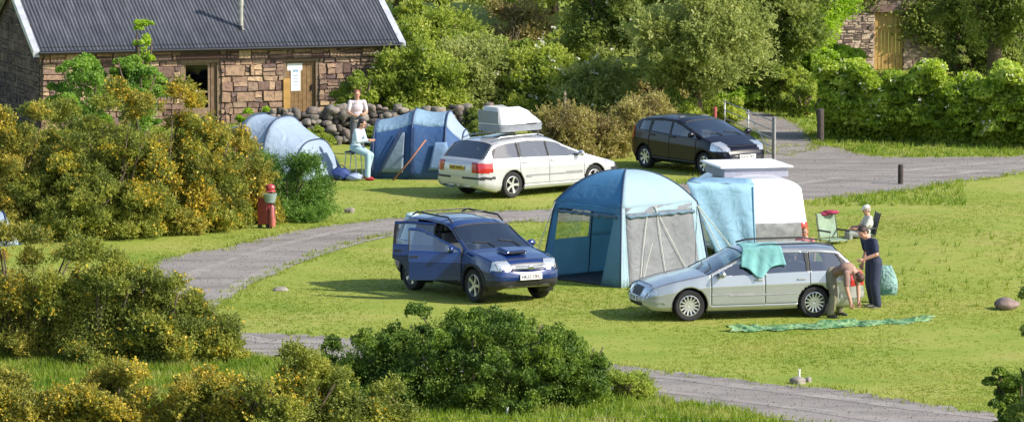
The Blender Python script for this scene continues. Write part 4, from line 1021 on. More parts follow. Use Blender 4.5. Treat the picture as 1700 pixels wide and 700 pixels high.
for sd_ in (1, -1): sv.patch('side_moulding', lambda x, y, z, sg, sd: sd == sd_ and sg == 'B' and .50 < z < .535 and -.83 < x < .93, mat('grey_moulding', (.3, .3, .31), .5), .01)
sv.mirror(.74, .93, sv.paint); sv.handle([(-.04, .80, )[0:1] + ('front',), (-.92, 'rear')], .79, MATS['silver_paint_bumper'])
sv.plate(2.31, .43, 'Y152 LNX', PLW, 0); sv.plate(-2.28, .62, 'Y152 LNX', PLY, 0)
for sd_ in (1, -1):
    b_ = MB(); b_.tube([(.05, .545 * sd_, 1.40), (-.2, .55 * sd_, 1.455), (-1.3, .55 * sd_, 1.46), (-1.65, .54 * sd_, 1.405)], .018, 8); b_.build('roof_rail', BLKP, sv.root, smooth=True)
sv.trim(); sv.place(1.36, .86, 1146, 534, PI + R(13))

# ---- blue compact SUV with the open door
BLUE = carpaint('dark_blue_paint', (.004, .024, .125), .1, .22)
su = Car('blue_suv', 'dark blue off roader with its doors open, left of the blue awning', dict(
    zs=.90, x=(-2.02, 2.05), W=.865, r=.35, wheels=(1.28, -1.2), tumble=.26, header=.06,
    top=[(2.05, .62), (2.02, .80), (1.92, .91), (1.5, 1.00), (1.05, 1.07), (.92, 1.10), (.22, 1.56), (-.05, 1.64), (-.8, 1.675), (-1.5, 1.64), (-1.75, 1.58), (-1.93, 1.15), (-1.99, 1.04), (-2.02, 1.0)],
    belt=[(2.05, .62), (1.95, .78), (1.5, .92), (1.0, .99), (0, 1.02), (-2.02, 1.05)],
    bot=[(2.05, .40), (1.95, .32), (1.7, .29), (-1.7, .29), (-2.02, .40)],
    plan=[(2.05, .70), (1.98, .83), (1.85, .93), (1.6, .98), (1.2, 1), (-1.5, 1), (-1.85, .95), (-1.96, .90), (-2.02, .84)],
    ws=(.21, .95), rw=(-1.95, -1.72), windows=[('front', -.18, .85, -.18, .2), ('rear', -1.05, -.26, -1.02, -.26), ('quarter', -1.72, -1.15, -1.62, -1.15)],
    doors=[('front', -.22, .86, (1, -1)), ('rear', -1.12, -.22, (1, -1))], seat_x=-.08, seat_z=.5, tw=.22, bulge=.07, wheel_side=-1), BLUE)
for sd_ in (1, -1):
    su.patch('headlight', lambda x, y, z, sg, sd: sd == sd_ and x > 1.86 and .70 < z < .875 and abs(y) > .42, LAMPW, .012)
    f_ = MB(); f_.lathe([(.001, .03), (.06, .025), (.075, 0), (.08, -.04)], 18, Matrix.Rotation(R(-90), 3, 'Z')); q_ = f_.build('fog_lamp', LAMPW, su.root, smooth=True); q_.location = (2.02, .60 * sd_, .475)
    f_ = MB(); f_.tube([(0.1, .60 * sd_, 1.50), (-.1, .60 * sd_, 1.60), (-1.3, .60 * sd_, 1.61), (-1.5, .60 * sd_, 1.54)], .02, 8); f_.build('roof_rail', BLKP, su.root, smooth=True)
    su.patch('wheel_flare', lambda x, y, z, sg, sd: sd == sd_ and sg == 'B' and any(su.ra < math.hypot(x - w, z - .35) < su.ra + .06 for w in (1.28, -1.2)), BLKP, .012)
    su.patch('tail_light', lambda x, y, z, sg, sd: sd == sd_ and x < -1.84 and .8 < z < 1.35 and abs(y) > .6, LAMPR, .007)
su.patch('grille', lambda x, y, z, sg, sd: x > 1.93 and .70 < z < .82 and abs(y) < .38, mat('grille_dark', (.03, .035, .05), .4, metal=.3), .010)
for zz in (.735, .785): b_ = MB(); b_.tube([(2.12, -.34, zz), (2.15, 0, zz), (2.12, .34, zz)], .011, 6); b_.build('grille_bar', CHROME, su.root, smooth=True)
b_ = MB(); b_.ell((2.15, 0, .76), (.02, .075, .05)); b_.build('badge', CHROME, su.root, smooth=True)
su.patch('bumper', lambda x, y, z, sg, sd: x > 1.82 and .50 < z < .66, BLUE, .035)
su.patch('lower_bumper', lambda x, y, z, sg, sd: x > 1.76 and z < .50 and sg in 'BF', BLKP, .02)
su.patch('sill_cladding', lambda x, y, z, sg, sd: sg == 'B' and z < .40 and -.8 < x < .9, BLKP, .010)
b_ = MB(); b_.box((1.42, 0, 1.035), (.42, .52, .07), Matrix.Rotation(R(8), 3, 'Y'), taper=.8); sc_ = b_.build('bonnet_scoop', BLUE, su.root, bevel=.02)
b_ = MB(); b_.box((1.645, 0, 1.015), (.02, .42, .035), Matrix.Rotation(R(8), 3, 'Y')); b_.build('scoop_mouth', BLKP, sc_)
for xx in (-.55, -1.15): b_ = MB(); b_.tube([(xx, -.6, 1.60), (xx, -.58, 1.635), (xx, .58, 1.635), (xx, .6, 1.60)], .016, 6); b_.build('roof_bar', BLKP, su.root)
su.mirror(.66, 1.06, BLUE); su.handle([(-.10, 'front'), (-1.0, 'rear')], .90, BLKP)
su.plate(2.165, .565, 'HK53 OEC', PLW, 0)
su.trim(); su.place(1.28, -.86, 784, 502, R(-58))
b_ = MB(); b_.ell((2.10 - .35, -.30, .97), (.05, .05, .02)); 
# swing the front door on the camera side open about its hinge
def swing(car, key, hx, ang):
    o = car.doors[key]; Wd = float(np.interp(hx, car.xs, car.W)) * key[1]; pv = Vector((hx, Wd, 0))
    M = Matrix.Translation(pv) @ Matrix.Rotation(R(ang), 4, 'Z') @ Matrix.Translation(-pv); o.matrix_local = M
    return o
swing(su, ('front', -1), .86, 58)
swing(su, ('rear', -1), -.22, 42)

# ---- white estate with roof box
wh = Car('white_estate_car', 'white estate car seen from behind, a big roof box on its roof', dict(
    x=(-2.38, 2.38), W=.905, r=.325, wheels=(1.35, -1.375), tumble=.36, header=.045,
    top=[(2.38, .48), (2.33, .60), (2.2, .68), (1.6, .84), (1.25, .93), (1.05, .98), (.15, 1.39), (-.15, 1.45), (-.8, 1.485), (-1.5, 1.44), (-1.92, 1.36), (-2.22, 1.02), (-2.30, .96), (-2.36, .93), (-2.38, .86)],
    belt=[(2.38, .46), (2.2, .62), (1.6, .78), (1.0, .90), (0, .93), (-1.2, .97), (-2.38, .98)],
    bot=[(2.38, .30), (2.2, .22), (1.9, .19), (-1.9, .19), (-2.2, .26), (-2.38, .32)],
    plan=[(2.38, .60), (2.28, .76), (2.1, .88), (1.8, .96), (1.3, 1), (-1.5, 1), (-2.0, .965), (-2.25, .90), (-2.38, .80)],
    ws=(.14, 1.05), rw=(-2.26, -1.88), windows=[('front', -.15, .98, -.15, .2), ('rear', -1.08, -.22, -1.05, -.22), ('quarter', -2.0, -1.18, -1.72, -1.18)],
    doors=[('front', -.19, .98, (1, -1)), ('rear', -1.15, -.19, (1, -1))], spokes=5, seat_x=0, wheel_side=-1), carpaint('white_paint', (.50, .51, .53), .3, .30))
for sd_ in (1, -1):
    wh.patch('tail_light', lambda x, y, z, sg, sd: sd == sd_ and x < -2.02 and .66 < z < .90 and abs(y) > .50 and sg in 'BCDR', LAMPR, .010)
    wh.patch('headlight', lambda x, y, z, sg, sd: sd == sd_ and x > 1.75 and .60 < z < .76 and abs(y) > .50, LAMPW, .008)
    wh.patch('bumper_strip', lambda x, y, z, sg, sd: sd == sd_ and ((x < -1.95) or (x > 1.95)) and .50 < z < .56 and abs(y) > .2, BLKP, .026)
    wh.patch('side_moulding', lambda x, y, z, sg, sd: sd == sd_ and sg == 'B' and .50 < z < .545 and -.95 < x < .93, mat('grey_strip', (.22, .22, .23), .5), .012)
    b_ = MB(); b_.tube([(-.1, .57 * sd_, 1.44), (-.3, .58 * sd_, 1.50), (-1.5, .57 * sd_, 1.475), (-1.75, .56 * sd_, 1.41)], .018, 8); b_.build('roof_rail', RIM, wh.root, smooth=True)
wh.patch('bumper', lambda x, y, z, sg, sd: x < -1.83 and z < .56 and sg in 'BR', wh.paint, .02)
wh.mirror(.80, .98, wh.paint); wh.handle([(-.05, 'front'), (-.98, 'rear')], .86, wh.paint)
wh.plate(-2.445, .76, 'SL05 NWD', PLY, 0, 0)
for xx in (-.30, -1.05): b_ = MB(); b_.tube([(xx, -.62, 1.50), (xx, -.60, 1.56), (xx, .60, 1.56), (xx, .62, 1.50)], .018, 8); b_.build('roof_bar', BLKP, wh.root)
wh.trim(); wh.place(-1.375, -.905, 853, 329, R(42))
# roof box: its own thing, standing on the bars
def roofbox():
    rt = thing('roof_box', 'large pale grey roof box carried on the white estate car', 'roof box', wh.root.matrix_basis @ Vector((0, 0, 0)), R(42))
    rt.location = wh.root.location + Matrix.Rotation(R(42), 3, 'Z') @ Vector((-.66, 0, 1.575))
    def shell(z0, z1, sc0, sc1, shift, name, m, parent):
        vs = []; fs = []; n = 40; rings = [(0, sc0, 0), (.25, (sc0 * .3 + sc1 * .7) * 1.02 if 0 else 1, .02), (.55, 1 * .5 + sc1 * .5, .5), (.8, sc1 * 1.03, .8), (.95, sc1 * .94, .96), (1, sc1 * .84, 1)]
        L2, W2 = .74, .47
        for t, sc, zt in rings:
            for k in range(n):
                a = 2 * PI * k / n; c, s_ = math.cos(a), math.sin(a); x = L2 * math.copysign(abs(c) ** .28, c); y = W2 * math.copysign(abs(s_) ** .28, s_)
                if x > 0: y *= 1 - .12 * (x / L2) ** 2
                zz = z0 + (z1 - z0) * zt
                xx = x * (sc if x > 0 else 1 - (1 - sc) * .18); hf = 1 - shift * max(0, x / L2) ** 1.6
                vs.append((xx, y * (1 - (1 - sc) * .8), z0 + (zz - z0) * hf))
        for i in range(len(rings) - 1):
            for k in range(n): fs.append((i * n + k, i * n + (k + 1) % n, (i + 1) * n + (k + 1) % n, (i + 1) * n + k))
        fs.append(tuple(range(n))[::-1]); fs.append(tuple((len(rings) - 1) * n + k for k in range(n)))
        b = MB(); b.add(vs, fs); return b.build(name, m, parent, smooth=True, auto=35)
    wm = mat('box_white', (.50, .51, .53), .35, coat=.5, vary=.05); gm = mat('box_grey', (.22, .24, .28), .45, vary=.1)
    b = shell(0, .17, .94, 1, 0, 'base', gm, rt); ld = shell(.172, .60, 1.0, .66, .50, 'lid', wm, rt)
    m = MB(); m.box((-.735, 0, .36), (.03, .74, .30)); m.build('rear_panel', gm, ld, bevel=.01)
    m = MB(); m.box((0, -.455, .17), (.9, .02, .03)); m.build('latch', BLKP, b)
roofbox()

# ---- black hatchback
BLK = carpaint('black_paint', (.005, .004, .010), .0, .25); BLK.node_tree.nodes['Principled BSDF'].inputs['Coat Weight'].default_value = .2; BLK.node_tree.nodes['Principled BSDF'].inputs['Specular IOR Level'].default_value = .3
hb = Car('black_hatchback', 'black five door hatchback parked by the metal gate, behind the white campervan', dict(
    zs=.86, x=(-1.95, 1.95), W=.85, r=.30, wheels=(1.22, -1.26), tumble=.30, header=.05,
    top=[(1.95, .52), (1.9, .68), (1.75, .80), (1.3, .96), (1.12, 1.02), (.2, 1.43), (-.1, 1.50), (-.8, 1.52), (-1.4, 1.46), (-1.65, 1.38), (-1.85, 1.05), (-1.92, .97), (-1.95, .90)],
    belt=[(1.95, .5), (1.8, .70), (1.2, .90), (.8, .95), (0, .97), (-1.3, 1.04), (-1.95, 1.04)],
    bot=[(1.95, .30), (1.8, .22), (-1.75, .22), (-1.95, .34)],
    plan=[(1.95, .62), (1.86, .78), (1.7, .90), (1.4, .97), (1.0, 1), (-1.3, 1), (-1.7, .95), (-1.88, .88), (-1.95, .8)],
    ws=(.2, 1.12), rw=(-1.88, -1.62), windows=[('front', -.15, 1.0, -.15, .26), ('rear', -1.0, -.22, -.95, -.22), ('quarter', -1.52, -1.1, -1.42, -1.08)],
    doors=[('front', -.19, .92, (1, -1)), ('rear', -1.04, -.19, (1, -1))], spokes=7, seat_x=.1, seat_z=.45, glass=GLASSD, wheel_side=-1), BLK)
for sd_ in (1, -1):
    hb.patch('headlight', lambda x, y, z, sg, sd: sd == sd_ and x > 1.48 and z > .64 and z < .90 and abs(y) > .46 and sg in 'BCDF', LAMPW, .008)
    hb.patch('tail_light', lambda x, y, z, sg, sd: sd == sd_ and x < -1.72 and .75 < z < 1.25 and abs(y) > .55 and sg in 'BCR', LAMPR, .008)
hb.patch('grille', lambda x, y, z, sg, sd: x > 1.93 and .32 < z < .48 and abs(y) < .45, BLKP, .006)
hb.mirror(.86, 1.02, BLK); hb.handle([(-.05, 'front'), (-.9, 'rear')], .90, BLK); hb.plate(2.01, .5, 'NX56 FKA', PLW, 0)
hb.trim(); hb.place(-1.26, -.85, 1068, 279, R(-54))

# ---- white campervan
VW = carpaint('van_white', (.78, .79, .80), .05, .4)
va = Car('campervan', 'white campervan with raised pop top roof, attached behind the pale blue awning', dict(cat='campervan',
    pillar=False, crown=.15, x=(-2.3, 2.25), W=.92, r=.33, wheels=(1.55, -1.25), tumble=.14, header=.12,
    top=[(2.25, .62), (2.2, .95), (1.9, 1.08), (1.75, 1.15), (1.1, 1.78), (.85, 1.90), (-.5, 1.95), (-1.9, 1.94), (-2.06, 1.88), (-2.2, 1.30), (-2.27, 1.08), (-2.3, 1.0)],
    belt=[(2.25, .62), (2.1, .9), (1.7, 1.05), (-2.3, 1.06)],
    bot=[(2.25, .40), (2.1, .28), (-2.1, .28), (-2.3, .36)],
    plan=[(2.25, .75), (2.15, .88), (1.9, .96), (1.4, 1), (-1.7, 1), (-2.0, .97), (-2.2, .92), (-2.3, .85)],
    ws=(1.08, 1.76), windows=[('front', .75, 1.7, .75, 1.25), ('mid', -.6, .6, -.6, .6), ('back', -1.85, -.75, -1.8, -.75)],
    doors=[('front', .65, 1.72, (1, -1)), ('sliding', -.66, .64, (1,))], spokes=6, seat_x=.85, seat_z=.7, wheel_side=-1), VW)
va.patch('rear_window_cover', lambda x, y, z, sg, sd: x < -2.05 and 1.18 < z < 1.68 and abs(y) < .64 and sg in 'DR', mat('thermal_cover', (.80, .81, .82), .45, vary=.04), .012)
va.patch('tailgate_panel', lambda x, y, z, sg, sd: x < -2.12 and .52 < z < 1.02 and abs(y) < .66 and sg in 'BCDR', mat('van_grey', (.22, .225, .23), .5, vary=.30, vscale=7), .012)
for sd_ in (1, -1):
    va.patch('tail_light', lambda x, y, z, sg, sd: sd == sd_ and x < -2.05 and .72 < z < 1.02 and abs(y) > .68 and sg in 'BCDR', LAMPR, .014)
    va.patch('headlight', lambda x, y, z, sg, sd: sd == sd_ and x > 2.05 and .68 < z < .86 and abs(y) > .45, LAMPW, .01)
va.patch('bumper', lambda x, y, z, sg, sd: x < -1.95 and .36 < z < .50, mat('grey_bumper', (.16, .16, .17), .6), .05)
va.mirror(1.3, 1.18, BLKP)
b_ = MB(); b_.box((-.30, 0, 1.99), (1.55, 1.46, .22), taper=.98); pt = b_.build('pop_top_side', clothmat('poptop_cloth', (.36, .37, .46), .2), va.root, bevel=.02)
b_ = MB(); b_.box((-.30, 0, 2.112), (1.70, 1.66, .045), taper=.97); rp = b_.build('pop_top_roof', mat('van_roof', (.8, .8, .82), .4), va.root, bevel=.025)
va.place(-2.3, -.80, 1340, 447, R(90 + 13))
# ================================================================== tents
T_PALE = clothmat('tent_pale', (.31, .47, .61), .3, vary=.06, bump=.5); T_WHT = clothmat('tent_white_panel', (.38, .48, .60), .3, vary=.05, bump=.5)
T_NAVY = clothmat('tent_navy', (.04, .10, .24), .12); T_SKY = clothmat('tent_sky', (.26, .45, .62), .25); T_GREY = clothmat('tent_grey_blue', (.26, .34, .42), .2)
POLE = mat('pole_sleeve', (.03, .05, .10), .6); GUY = mat('guy_rope', (.5, .5, .42), .8)
def hoop_tent(name, label, loc, rz, hoops, nseg=8, navy_z=1.05, door=None, seed=1, white_from=99, navy_to=99, ut=.25):
    """hoops: (s, half width, height) along x; cloth lofted between arched poles"""
    root = thing(name, label, 'tent', loc, rz); rng = np.random.default_rng(seed)
    NU = 28; st = []
    def prof(w, h, u):
        a = PI * u; c, s_ = math.cos(a), math.sin(a); return w * math.copysign(abs(c) ** .72, c), h * abs(s_) ** .82
    rows = []
    for i in range(len(hoops) - 1):
        (s0, w0, h0), (s1, w1, h1) = hoops[i], hoops[i + 1]
        for k in range(nseg):
            t = k / nseg; sag = -.035 * math.sin(PI * t) if (h0 > .3 and h1 > .3) else .05 * math.sin(PI * t)
            rows.append((s0 + (s1 - s0) * t, (w0 + (w1 - w0) * t) * (1 + sag * .7), (h0 + (h1 - h0) * t) * (1 + sag), i))
    rows.append((*hoops[-1], len(hoops) - 2))
    V = []; 
    for (s_, w, h, i) in rows:
        for u in range(NU + 1):
            y, z = prof(w, h, u / NU); V.append((s_, y, z))
    cloth = {}
    for r in range(len(rows) - 1):
        for u in range(NU):
            a = r * (NU + 1) + u; f = (a, a + NU + 1, a + NU + 2, a + 1); zc = np.mean([V[t][2] for t in f]); i = rows[r][3]
            uu = (u + .5) / NU; low = uu < ut or uu > 1 - ut; key = 2 if i >= white_from and not (low and i <= navy_to) else (0 if (low and i <= navy_to) else 1)
            cloth.setdefault(key, []).append(f)
    nm = {0: ('wall_cloth', T_NAVY), 1: ('roof_cloth', T_PALE), 2: ('end_cloth', T_WHT)}
    allp = {}
    for k, fs in cloth.items():
        for f in fs: allp.setdefault((k, 0 if (f[0] % (NU + 1)) < NU / 2 or k != 0 else 1), []).append(f)
    for (k, sd_), fs in allp.items():
        m = MB(); used = {}
        vs = []; ff = []
        for f in fs:
            q = []
            for t in f:
                if t not in used: used[t] = len(vs); vs.append(V[t])
                q.append(used[t])
            ff.append(q)
        m.add(vs, ff); m.build(nm[k][0], nm[k][1], root, smooth=True, solid=.004)
    for (s_, w, h) in hoops[1:-1]:
        m = MB(); m.tube([(s_, *[c * 1.008 for c in prof(w, h, u / 30)]) for u in range(31)], .021, 6); m.build('pole', POLE, root, smooth=True)
    # footings
    for (s_, w, h) in hoops: 
        for sg in (-1, 1): m = MB(); m.box((s_, w * sg, .02), (.1, .06, .04)); m.build('peg_tab', POLE, root)
    for (s_, w, h) in hoops[1:-1]:
        g = MB(); g.tube([(s_, w * .93, h * .62), (s_, (w + .75), 0)], .005, 4); g.build('guy_line', GUY, root)
    return root, prof
# right blue tent (B)
bB = P(697, 298); D = bB.y
tB, prB = hoop_tent('dome_tent', 'navy walled dome tent with a triangular door panel, beside the white estate car', (bB.x, D + 1.15, 0), R(-6),
    [(-1.38, .75, .04), (-1.10, 1.05, 1.40), (-.10, 1.22, 1.70), (.75, 1.18, 1.64), (1.15, .98, 1.16), (1.55, .8, .04)], seed=2, white_from=3, ut=.28)
def on_tent(root, prof, hoops, s_, z):   # y on the near wall at height z
    for i in range(len(hoops) - 1):
        if hoops[i][0] <= s_ <= hoops[i + 1][0]:
            t = (s_ - hoops[i][0]) / (hoops[i + 1][0] - hoops[i][0]); w = hoops[i][1] + (hoops[i + 1][1] - hoops[i][1]) * t; h = hoops[i][2] + (hoops[i + 1][2] - hoops[i][2]) * t
            u = min(max(z / h, 0), .999); a = math.asin(u ** (1 / .82)); return -w * math.cos(a) ** .72
HB = [(-1.38, .75, .04), (-1.10, 1.05, 1.40), (-.10, 1.22, 1.70), (.75, 1.18, 1.64), (1.15, .98, 1.16), (1.55, .8, .04)]
def wall_patch(root, prof, hoops, poly, name, m, off=.03):
    # convex polygon (s,z) triangulated finely over the wall
    vs = []; fs = []; n = 8
    for k in range(n + 1):
        t = k / n; a = Vector(poly[0]).lerp(Vector(poly[3]), t); b = Vector(poly[1]).lerp(Vector(poly[2]), t)
        for q in range(n + 1):
            p = a.lerp(b, q / n); vs.append((p.x, on_tent(root, prof, hoops, p.x, p.y) - off, p.y))
    for k in range(n):
        for q in range(n): a = k * (n + 1) + q; fs.append((a, a + 1, a + n + 2, a + n + 1))
    mb = MB(); mb.add(vs, fs); return mb.build(name, m, root, smooth=True, solid=.006)
wall_patch(tB, prB, HB, [(-.88, .18), (-.30, .18), (-.28, 1.18), (-.34, 1.18)], 'door_panel', T_GREY, .045)
wall_patch(tB, prB, HB, [(-.98, .08), (-.91, .08), (-.36, 1.24), (-.42, 1.24)], 'door_zip', POLE, .05)
wall_patch(tB, prB, HB, [(.35, .25), (.95, .25), (.80, .95), (.50, .95)], 'side_window', clothmat('tent_window', (.16, .26, .42), .1), .045)
wall_patch(tB, prB, HB, [(-.12, .04), (-.02, .04), (-.02, 1.30), (-.12, 1.30)], 'wall_seam', clothmat('navy_dark', (.02, .05, .13), .1), .04)
# brown pole leaning beside it
m_ = MB(); a_ = P(652, 300); b_ = PD(707, 232, a_.y + .1); m_.tube([a_, a_.lerp(b_, .5) + Vector((0, 0, -.03)), b_], .022, 8); lp = m_.build('leaning_pole', mat('orange_wood', (.32, .13, .07), .6), smooth=True)
tag(lp, 'thin brown pole leaning against the right blue tent', 'pole')
# left blue tent (A): long pale end sloping to the right
bA = P(470, 300)
HA = [(-1.70, .8, .04), (-1.25, 1.05, 1.18), (-.45, 1.25, 1.58), (.30, 1.28, 1.54), (1.15, 1.12, .98), (1.62, .9, .05)]
tA, prA = hoop_tent('dome_tent', 'pale blue and white dome tent half hidden by the gorse', (bA.x - .28, bA.y + 1.1, 0), R(-24), HA, seed=3, white_from=2, navy_to=1, ut=.36)
# blue bags between the tents
def bagheap():
    for i, (px, py, c, sc, lab) in enumerate([(566, 299, (.03, .06, .22), (.26, .2, .16), 'navy blue holdall on the grass at the foot of the left tent'), (588, 300, (.30, .36, .55), (.2, .16, .10), 'pale blue folded bag beside the red shoes between the tents')]):
        q = P(px, py); m = MB(); rng = np.random.default_rng(i); ph = rng.uniform(0, 6, 4)
        m.ell((0, 0, sc[2]), sc, None, 22, 14, fn=lambda v: 1 + .10 * math.sin(5 * v.x + ph[0]) * math.sin(6 * v.z + ph[1]) + .06 * math.sin(9 * v.y + ph[2]))
        r = thing('holdall', lab, 'bag', q); m.build('bag_body', mat('bag_%s' % 'ab'[i], c, .7, vary=.2), r, smooth=True)
        h = MB(); h.tube([(-sc[0] * .5, -.03, sc[2] * 1.85), (-sc[0] * .2, -.05, sc[2] * 2.4), (sc[0] * .2, -.05, sc[2] * 2.4), (sc[0] * .5, -.03, sc[2] * 1.85)], .012, 6); h.build('handle', BLKP, r, smooth=True)
bagheap()

# ---- the big awning
def awning():
    Fc = P(1030, 479); L = P(898, 462); u = (L - Fc); v = Vector((-u.y, u.x, 0)).normalized() * -1
    if v.x < 0: v = -v
    Rr = Fc + v * 2.62; B = L + v * 2.62; ctr = (Fc + B) / 2
    root = thing('awning_tent', 'large pale blue awning with a grey mesh side, joined to the white campervan', 'awning', ctr)
    Fc, L, Rr, B = [p - ctr for p in (Fc, L, Rr, B)]; ez = 1.64; pk = Vector((0, 0, 2.32)); ins = .83
    blue = clothmat('awning_blue', (.30, .54, .66), .55, vary=.06); dk = clothmat('awning_shaded_blue', (.13, .36, .60), .45, vary=.06); pale = clothmat('awning_sunlit_pale', (.44, .60, .68), .4, vary=.05)  # sun-side cloth paler, left-front cloth deeper: light and shade put into the colour
    E = {k: Vector((p.x * ins, p.y * ins, ez)) for k, p in zip('FLRB', (Fc, L, Rr, B))}; G = dict(zip('FLRB', (Fc, L, Rr, B)))
    def hip(k, t):  # eave corner -> peak along the bent pole
        a = E[k]; r = 1 - t; return Vector((a.x * r, a.y * r, ez + (pk.z - ez) * (1 - r ** 2.35)))
    def quad(a, b, c, d, n, m_, mat_, name, par=root, sag=0.0, rip=0.0):
        vs = []; fs = []; nrm = (b - a).cross(d - a).normalized()
        for j in range(n + 1):
            for i in range(n + 1):
                s_, t = i / n, j / n; p = a.lerp(b, s_).lerp(d.lerp(c, s_), t); p = p + nrm * (sag * math.sin(PI * s_) * math.sin(PI * t) + rip * math.sin(14 * s_ + 3 * t) * (1 - .5 * t)); vs.append(p)
        for j in range(n):
            for i in range(n): q = j * (n + 1) + i; fs.append((q, q + 1, q + n + 2, q + n + 1))
        m = MB(); m.add(vs, fs); return m.build(name, mat_, par, smooth=True, solid=.004)
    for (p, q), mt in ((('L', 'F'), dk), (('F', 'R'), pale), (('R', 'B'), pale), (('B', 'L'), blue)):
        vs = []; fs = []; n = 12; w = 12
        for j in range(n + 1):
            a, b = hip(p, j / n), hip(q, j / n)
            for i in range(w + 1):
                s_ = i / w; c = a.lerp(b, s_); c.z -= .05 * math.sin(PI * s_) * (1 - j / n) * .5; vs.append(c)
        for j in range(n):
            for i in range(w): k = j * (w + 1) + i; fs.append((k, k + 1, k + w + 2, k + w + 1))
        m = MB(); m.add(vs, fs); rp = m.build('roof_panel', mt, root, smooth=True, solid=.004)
        # valance hanging under the eave with ties
        quad(E[p], E[q], E[q].lerp(G[q], .075), E[p].lerp(G[p], .075), 10, 0, mt, 'valance', rp, .0, .008)
        a, b = E[p].lerp(G[p], .10), E[q].lerp(G[q], .10); m = MB(); o = ((a + b) / 2).normalized() * .03; o.z = 0
        pts = [a.lerp(b, .06 + .88 * k / 16) + o + Vector((0, 0, -.035 * abs(math.sin(k * 1.3)))) for k in range(17)]
        m.tube(pts, [.028 + .018 * abs(math.sin(k * 2.1)) for k in range(17)], 7); m.build('rolled_flap', mat('rolled_cloth', (.10, .16, .22), .8, vary=.3), root, smooth=True)
    for k in 'FLRB':
        m = MB(); pts = [G[k]] + [G[k].lerp(E[k], .5)] + [hip(k, t / 10) for t in range(11)]; o = E[k].normalized(); o.z = 0
        m.tube([p + o * .02 for p in pts], .017, 7); m.build('pole', POLE, root, smooth=True)
    # corner gussets: broad at the foot
    def gusset(k, o, wb, wt, mt):
        d = (G[o] - G[k]).normalized(); de = (E[o] - E[k]).normalized(); return quad(G[k], G[k] + d * wb, E[k] + de * wt, E[k], 8, 0, mt, 'corner_panel', root, 0, .012)
    gusset('F', 'L', .62, .16, blue); gusset('F', 'R', .24, .10, pale); gusset('L', 'F', .30, .12, dk); gusset('L', 'B', .25, .1, blue); gusset('R', 'F', .30, .16, pale); gusset('R', 'B', .3, .1, pale); gusset('B', 'L', .2, .1, blue)
    mesh = clothmat('fly_mesh', (.27, .28, .30), .2, bump=.6, see=.22, vary=.15)
    d = (G['R'] - G['F']).normalized()
    quad(G['F'] + d * .24, G['R'] - d * .30, E['R'] - d * .16, E['F'] + d * .10, 10, 0, mesh, 'mesh_wall', root, -.03, .01)
    m = MB(); a, b, c, e = G['F'] + d * .3, G['R'] - d * .35, E['R'] - d * .2, E['F'] + d * .15; o = Vector((d.y, -d.x, 0)) * .03
    for p, q in ((a.lerp(b, .12) + o, a.lerp(e, .9).lerp(b.lerp(c, .9), .30) + o), (a.lerp(b, .15) + o, a.lerp(b, .30) + o + Vector((0, 0, .9))), (b.lerp(a, .1) + o, e.lerp(c, .42) + o), (a.lerp(b, .52) + o, e.lerp(c, .45) + o)):
        m = MB(); m.tube([p, p.lerp(q, .5) - o * .5, q], .008, 5); m.build('mesh_tape', mat('tape', (.62, .63, .58), .8), root)
    # back wall on the left-back side: solid low, window above
    wv = (G['B'] - G['L']); low = lambda t, z: G['L'].lerp(G['B'], t).lerp(E['L'].lerp(E['B'], t), z)
    quad(low(0, 0), low(1, 0), low(1, .50), low(0, .50), 10, 0, blue, 'back_wall', root, 0, .012); quad(low(.48, .50), low(1, .50), low(1, 1), low(.48, 1), 8, 0, blue, 'back_wall', root, 0, .01)
    quad(low(0, .50), low(.07, .50), low(.07, 1), low(0, 1), 4, 0, blue, 'window_edge', root); quad(low(.07, .93), low(.48, .93), low(.48, 1), low(.07, 1), 4, 0, blue, 'window_edge', root)
    quad(low(.07, .50), low(.48, .50), low(.48, .93), low(.07, .93), 4, 0, glassmat('clear_pvc', (.85, .9, .8), rough=.1, base=.03, spec=.3), 'clear_window', root)
    quad(G['R'], G['B'], E['B'], E['R'], 10, 0, blue, 'back_wall', root, 0, .012)
    for t_ in (.52, .98): m = MB(); m.tube([low(t_, 0), low(t_ - .02, 1)], .02, 6); m.build('inner_pole', POLE, root)
    m = MB()
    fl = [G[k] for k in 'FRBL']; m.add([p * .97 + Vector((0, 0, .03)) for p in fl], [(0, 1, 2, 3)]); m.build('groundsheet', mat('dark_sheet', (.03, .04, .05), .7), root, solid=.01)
    # tunnel to the campervan
    tq = {}
    a0 = PD(1140, 302, G['R'].y + ctr.y + .2) - ctr; a1 = PD(1252, 306, va_side) - ctr; a2 = PD(1256, 408, va_side) - ctr; a3 = P(1200, 452) - ctr
    top_in = PD(1150, 294, va_side + 1.9) - ctr; top_in2 = PD(1246, 296, va_side + .35) - ctr
    pa2 = clothmat('tunnel_pale', (.27, .46, .62), .3, vary=.08, bump=.5)
    tn = quad(a3, Vector((a2.x, a2.y, .02)), a1, a0, 12, 0, pa2, 'tunnel_wall', root, -.05, .055); quad(a0, a1, top_in2, top_in, 8, 0, pa2, 'tunnel_roof', root, .03, .01)
    for dx in (-.02, -.16, -.30):
        m = MB(); m.tube([Vector((a1.x + dx, a1.y - .03, a1.z - .05)), Vector((a2.x + dx * 1.1, a2.y - .05, .1))], .02, 6)
        m.build('tunnel_sleeve', clothmat('sleeve_blue', (.26, .48, .62), .3), tn, smooth=True)
    # guy lines from the right corner
    e = E['R'] + Vector((0, 0, -.05))
    for e, q in ((e, P(1226, 470)), (e, P(1250, 455)), (E['L'], P(872, 470))): g = MB(); g.tube([e, q - ctr], .011, 5); g.build('guy_line', GUY, root)
va_side = va.root.location.y - 2.42
awning()
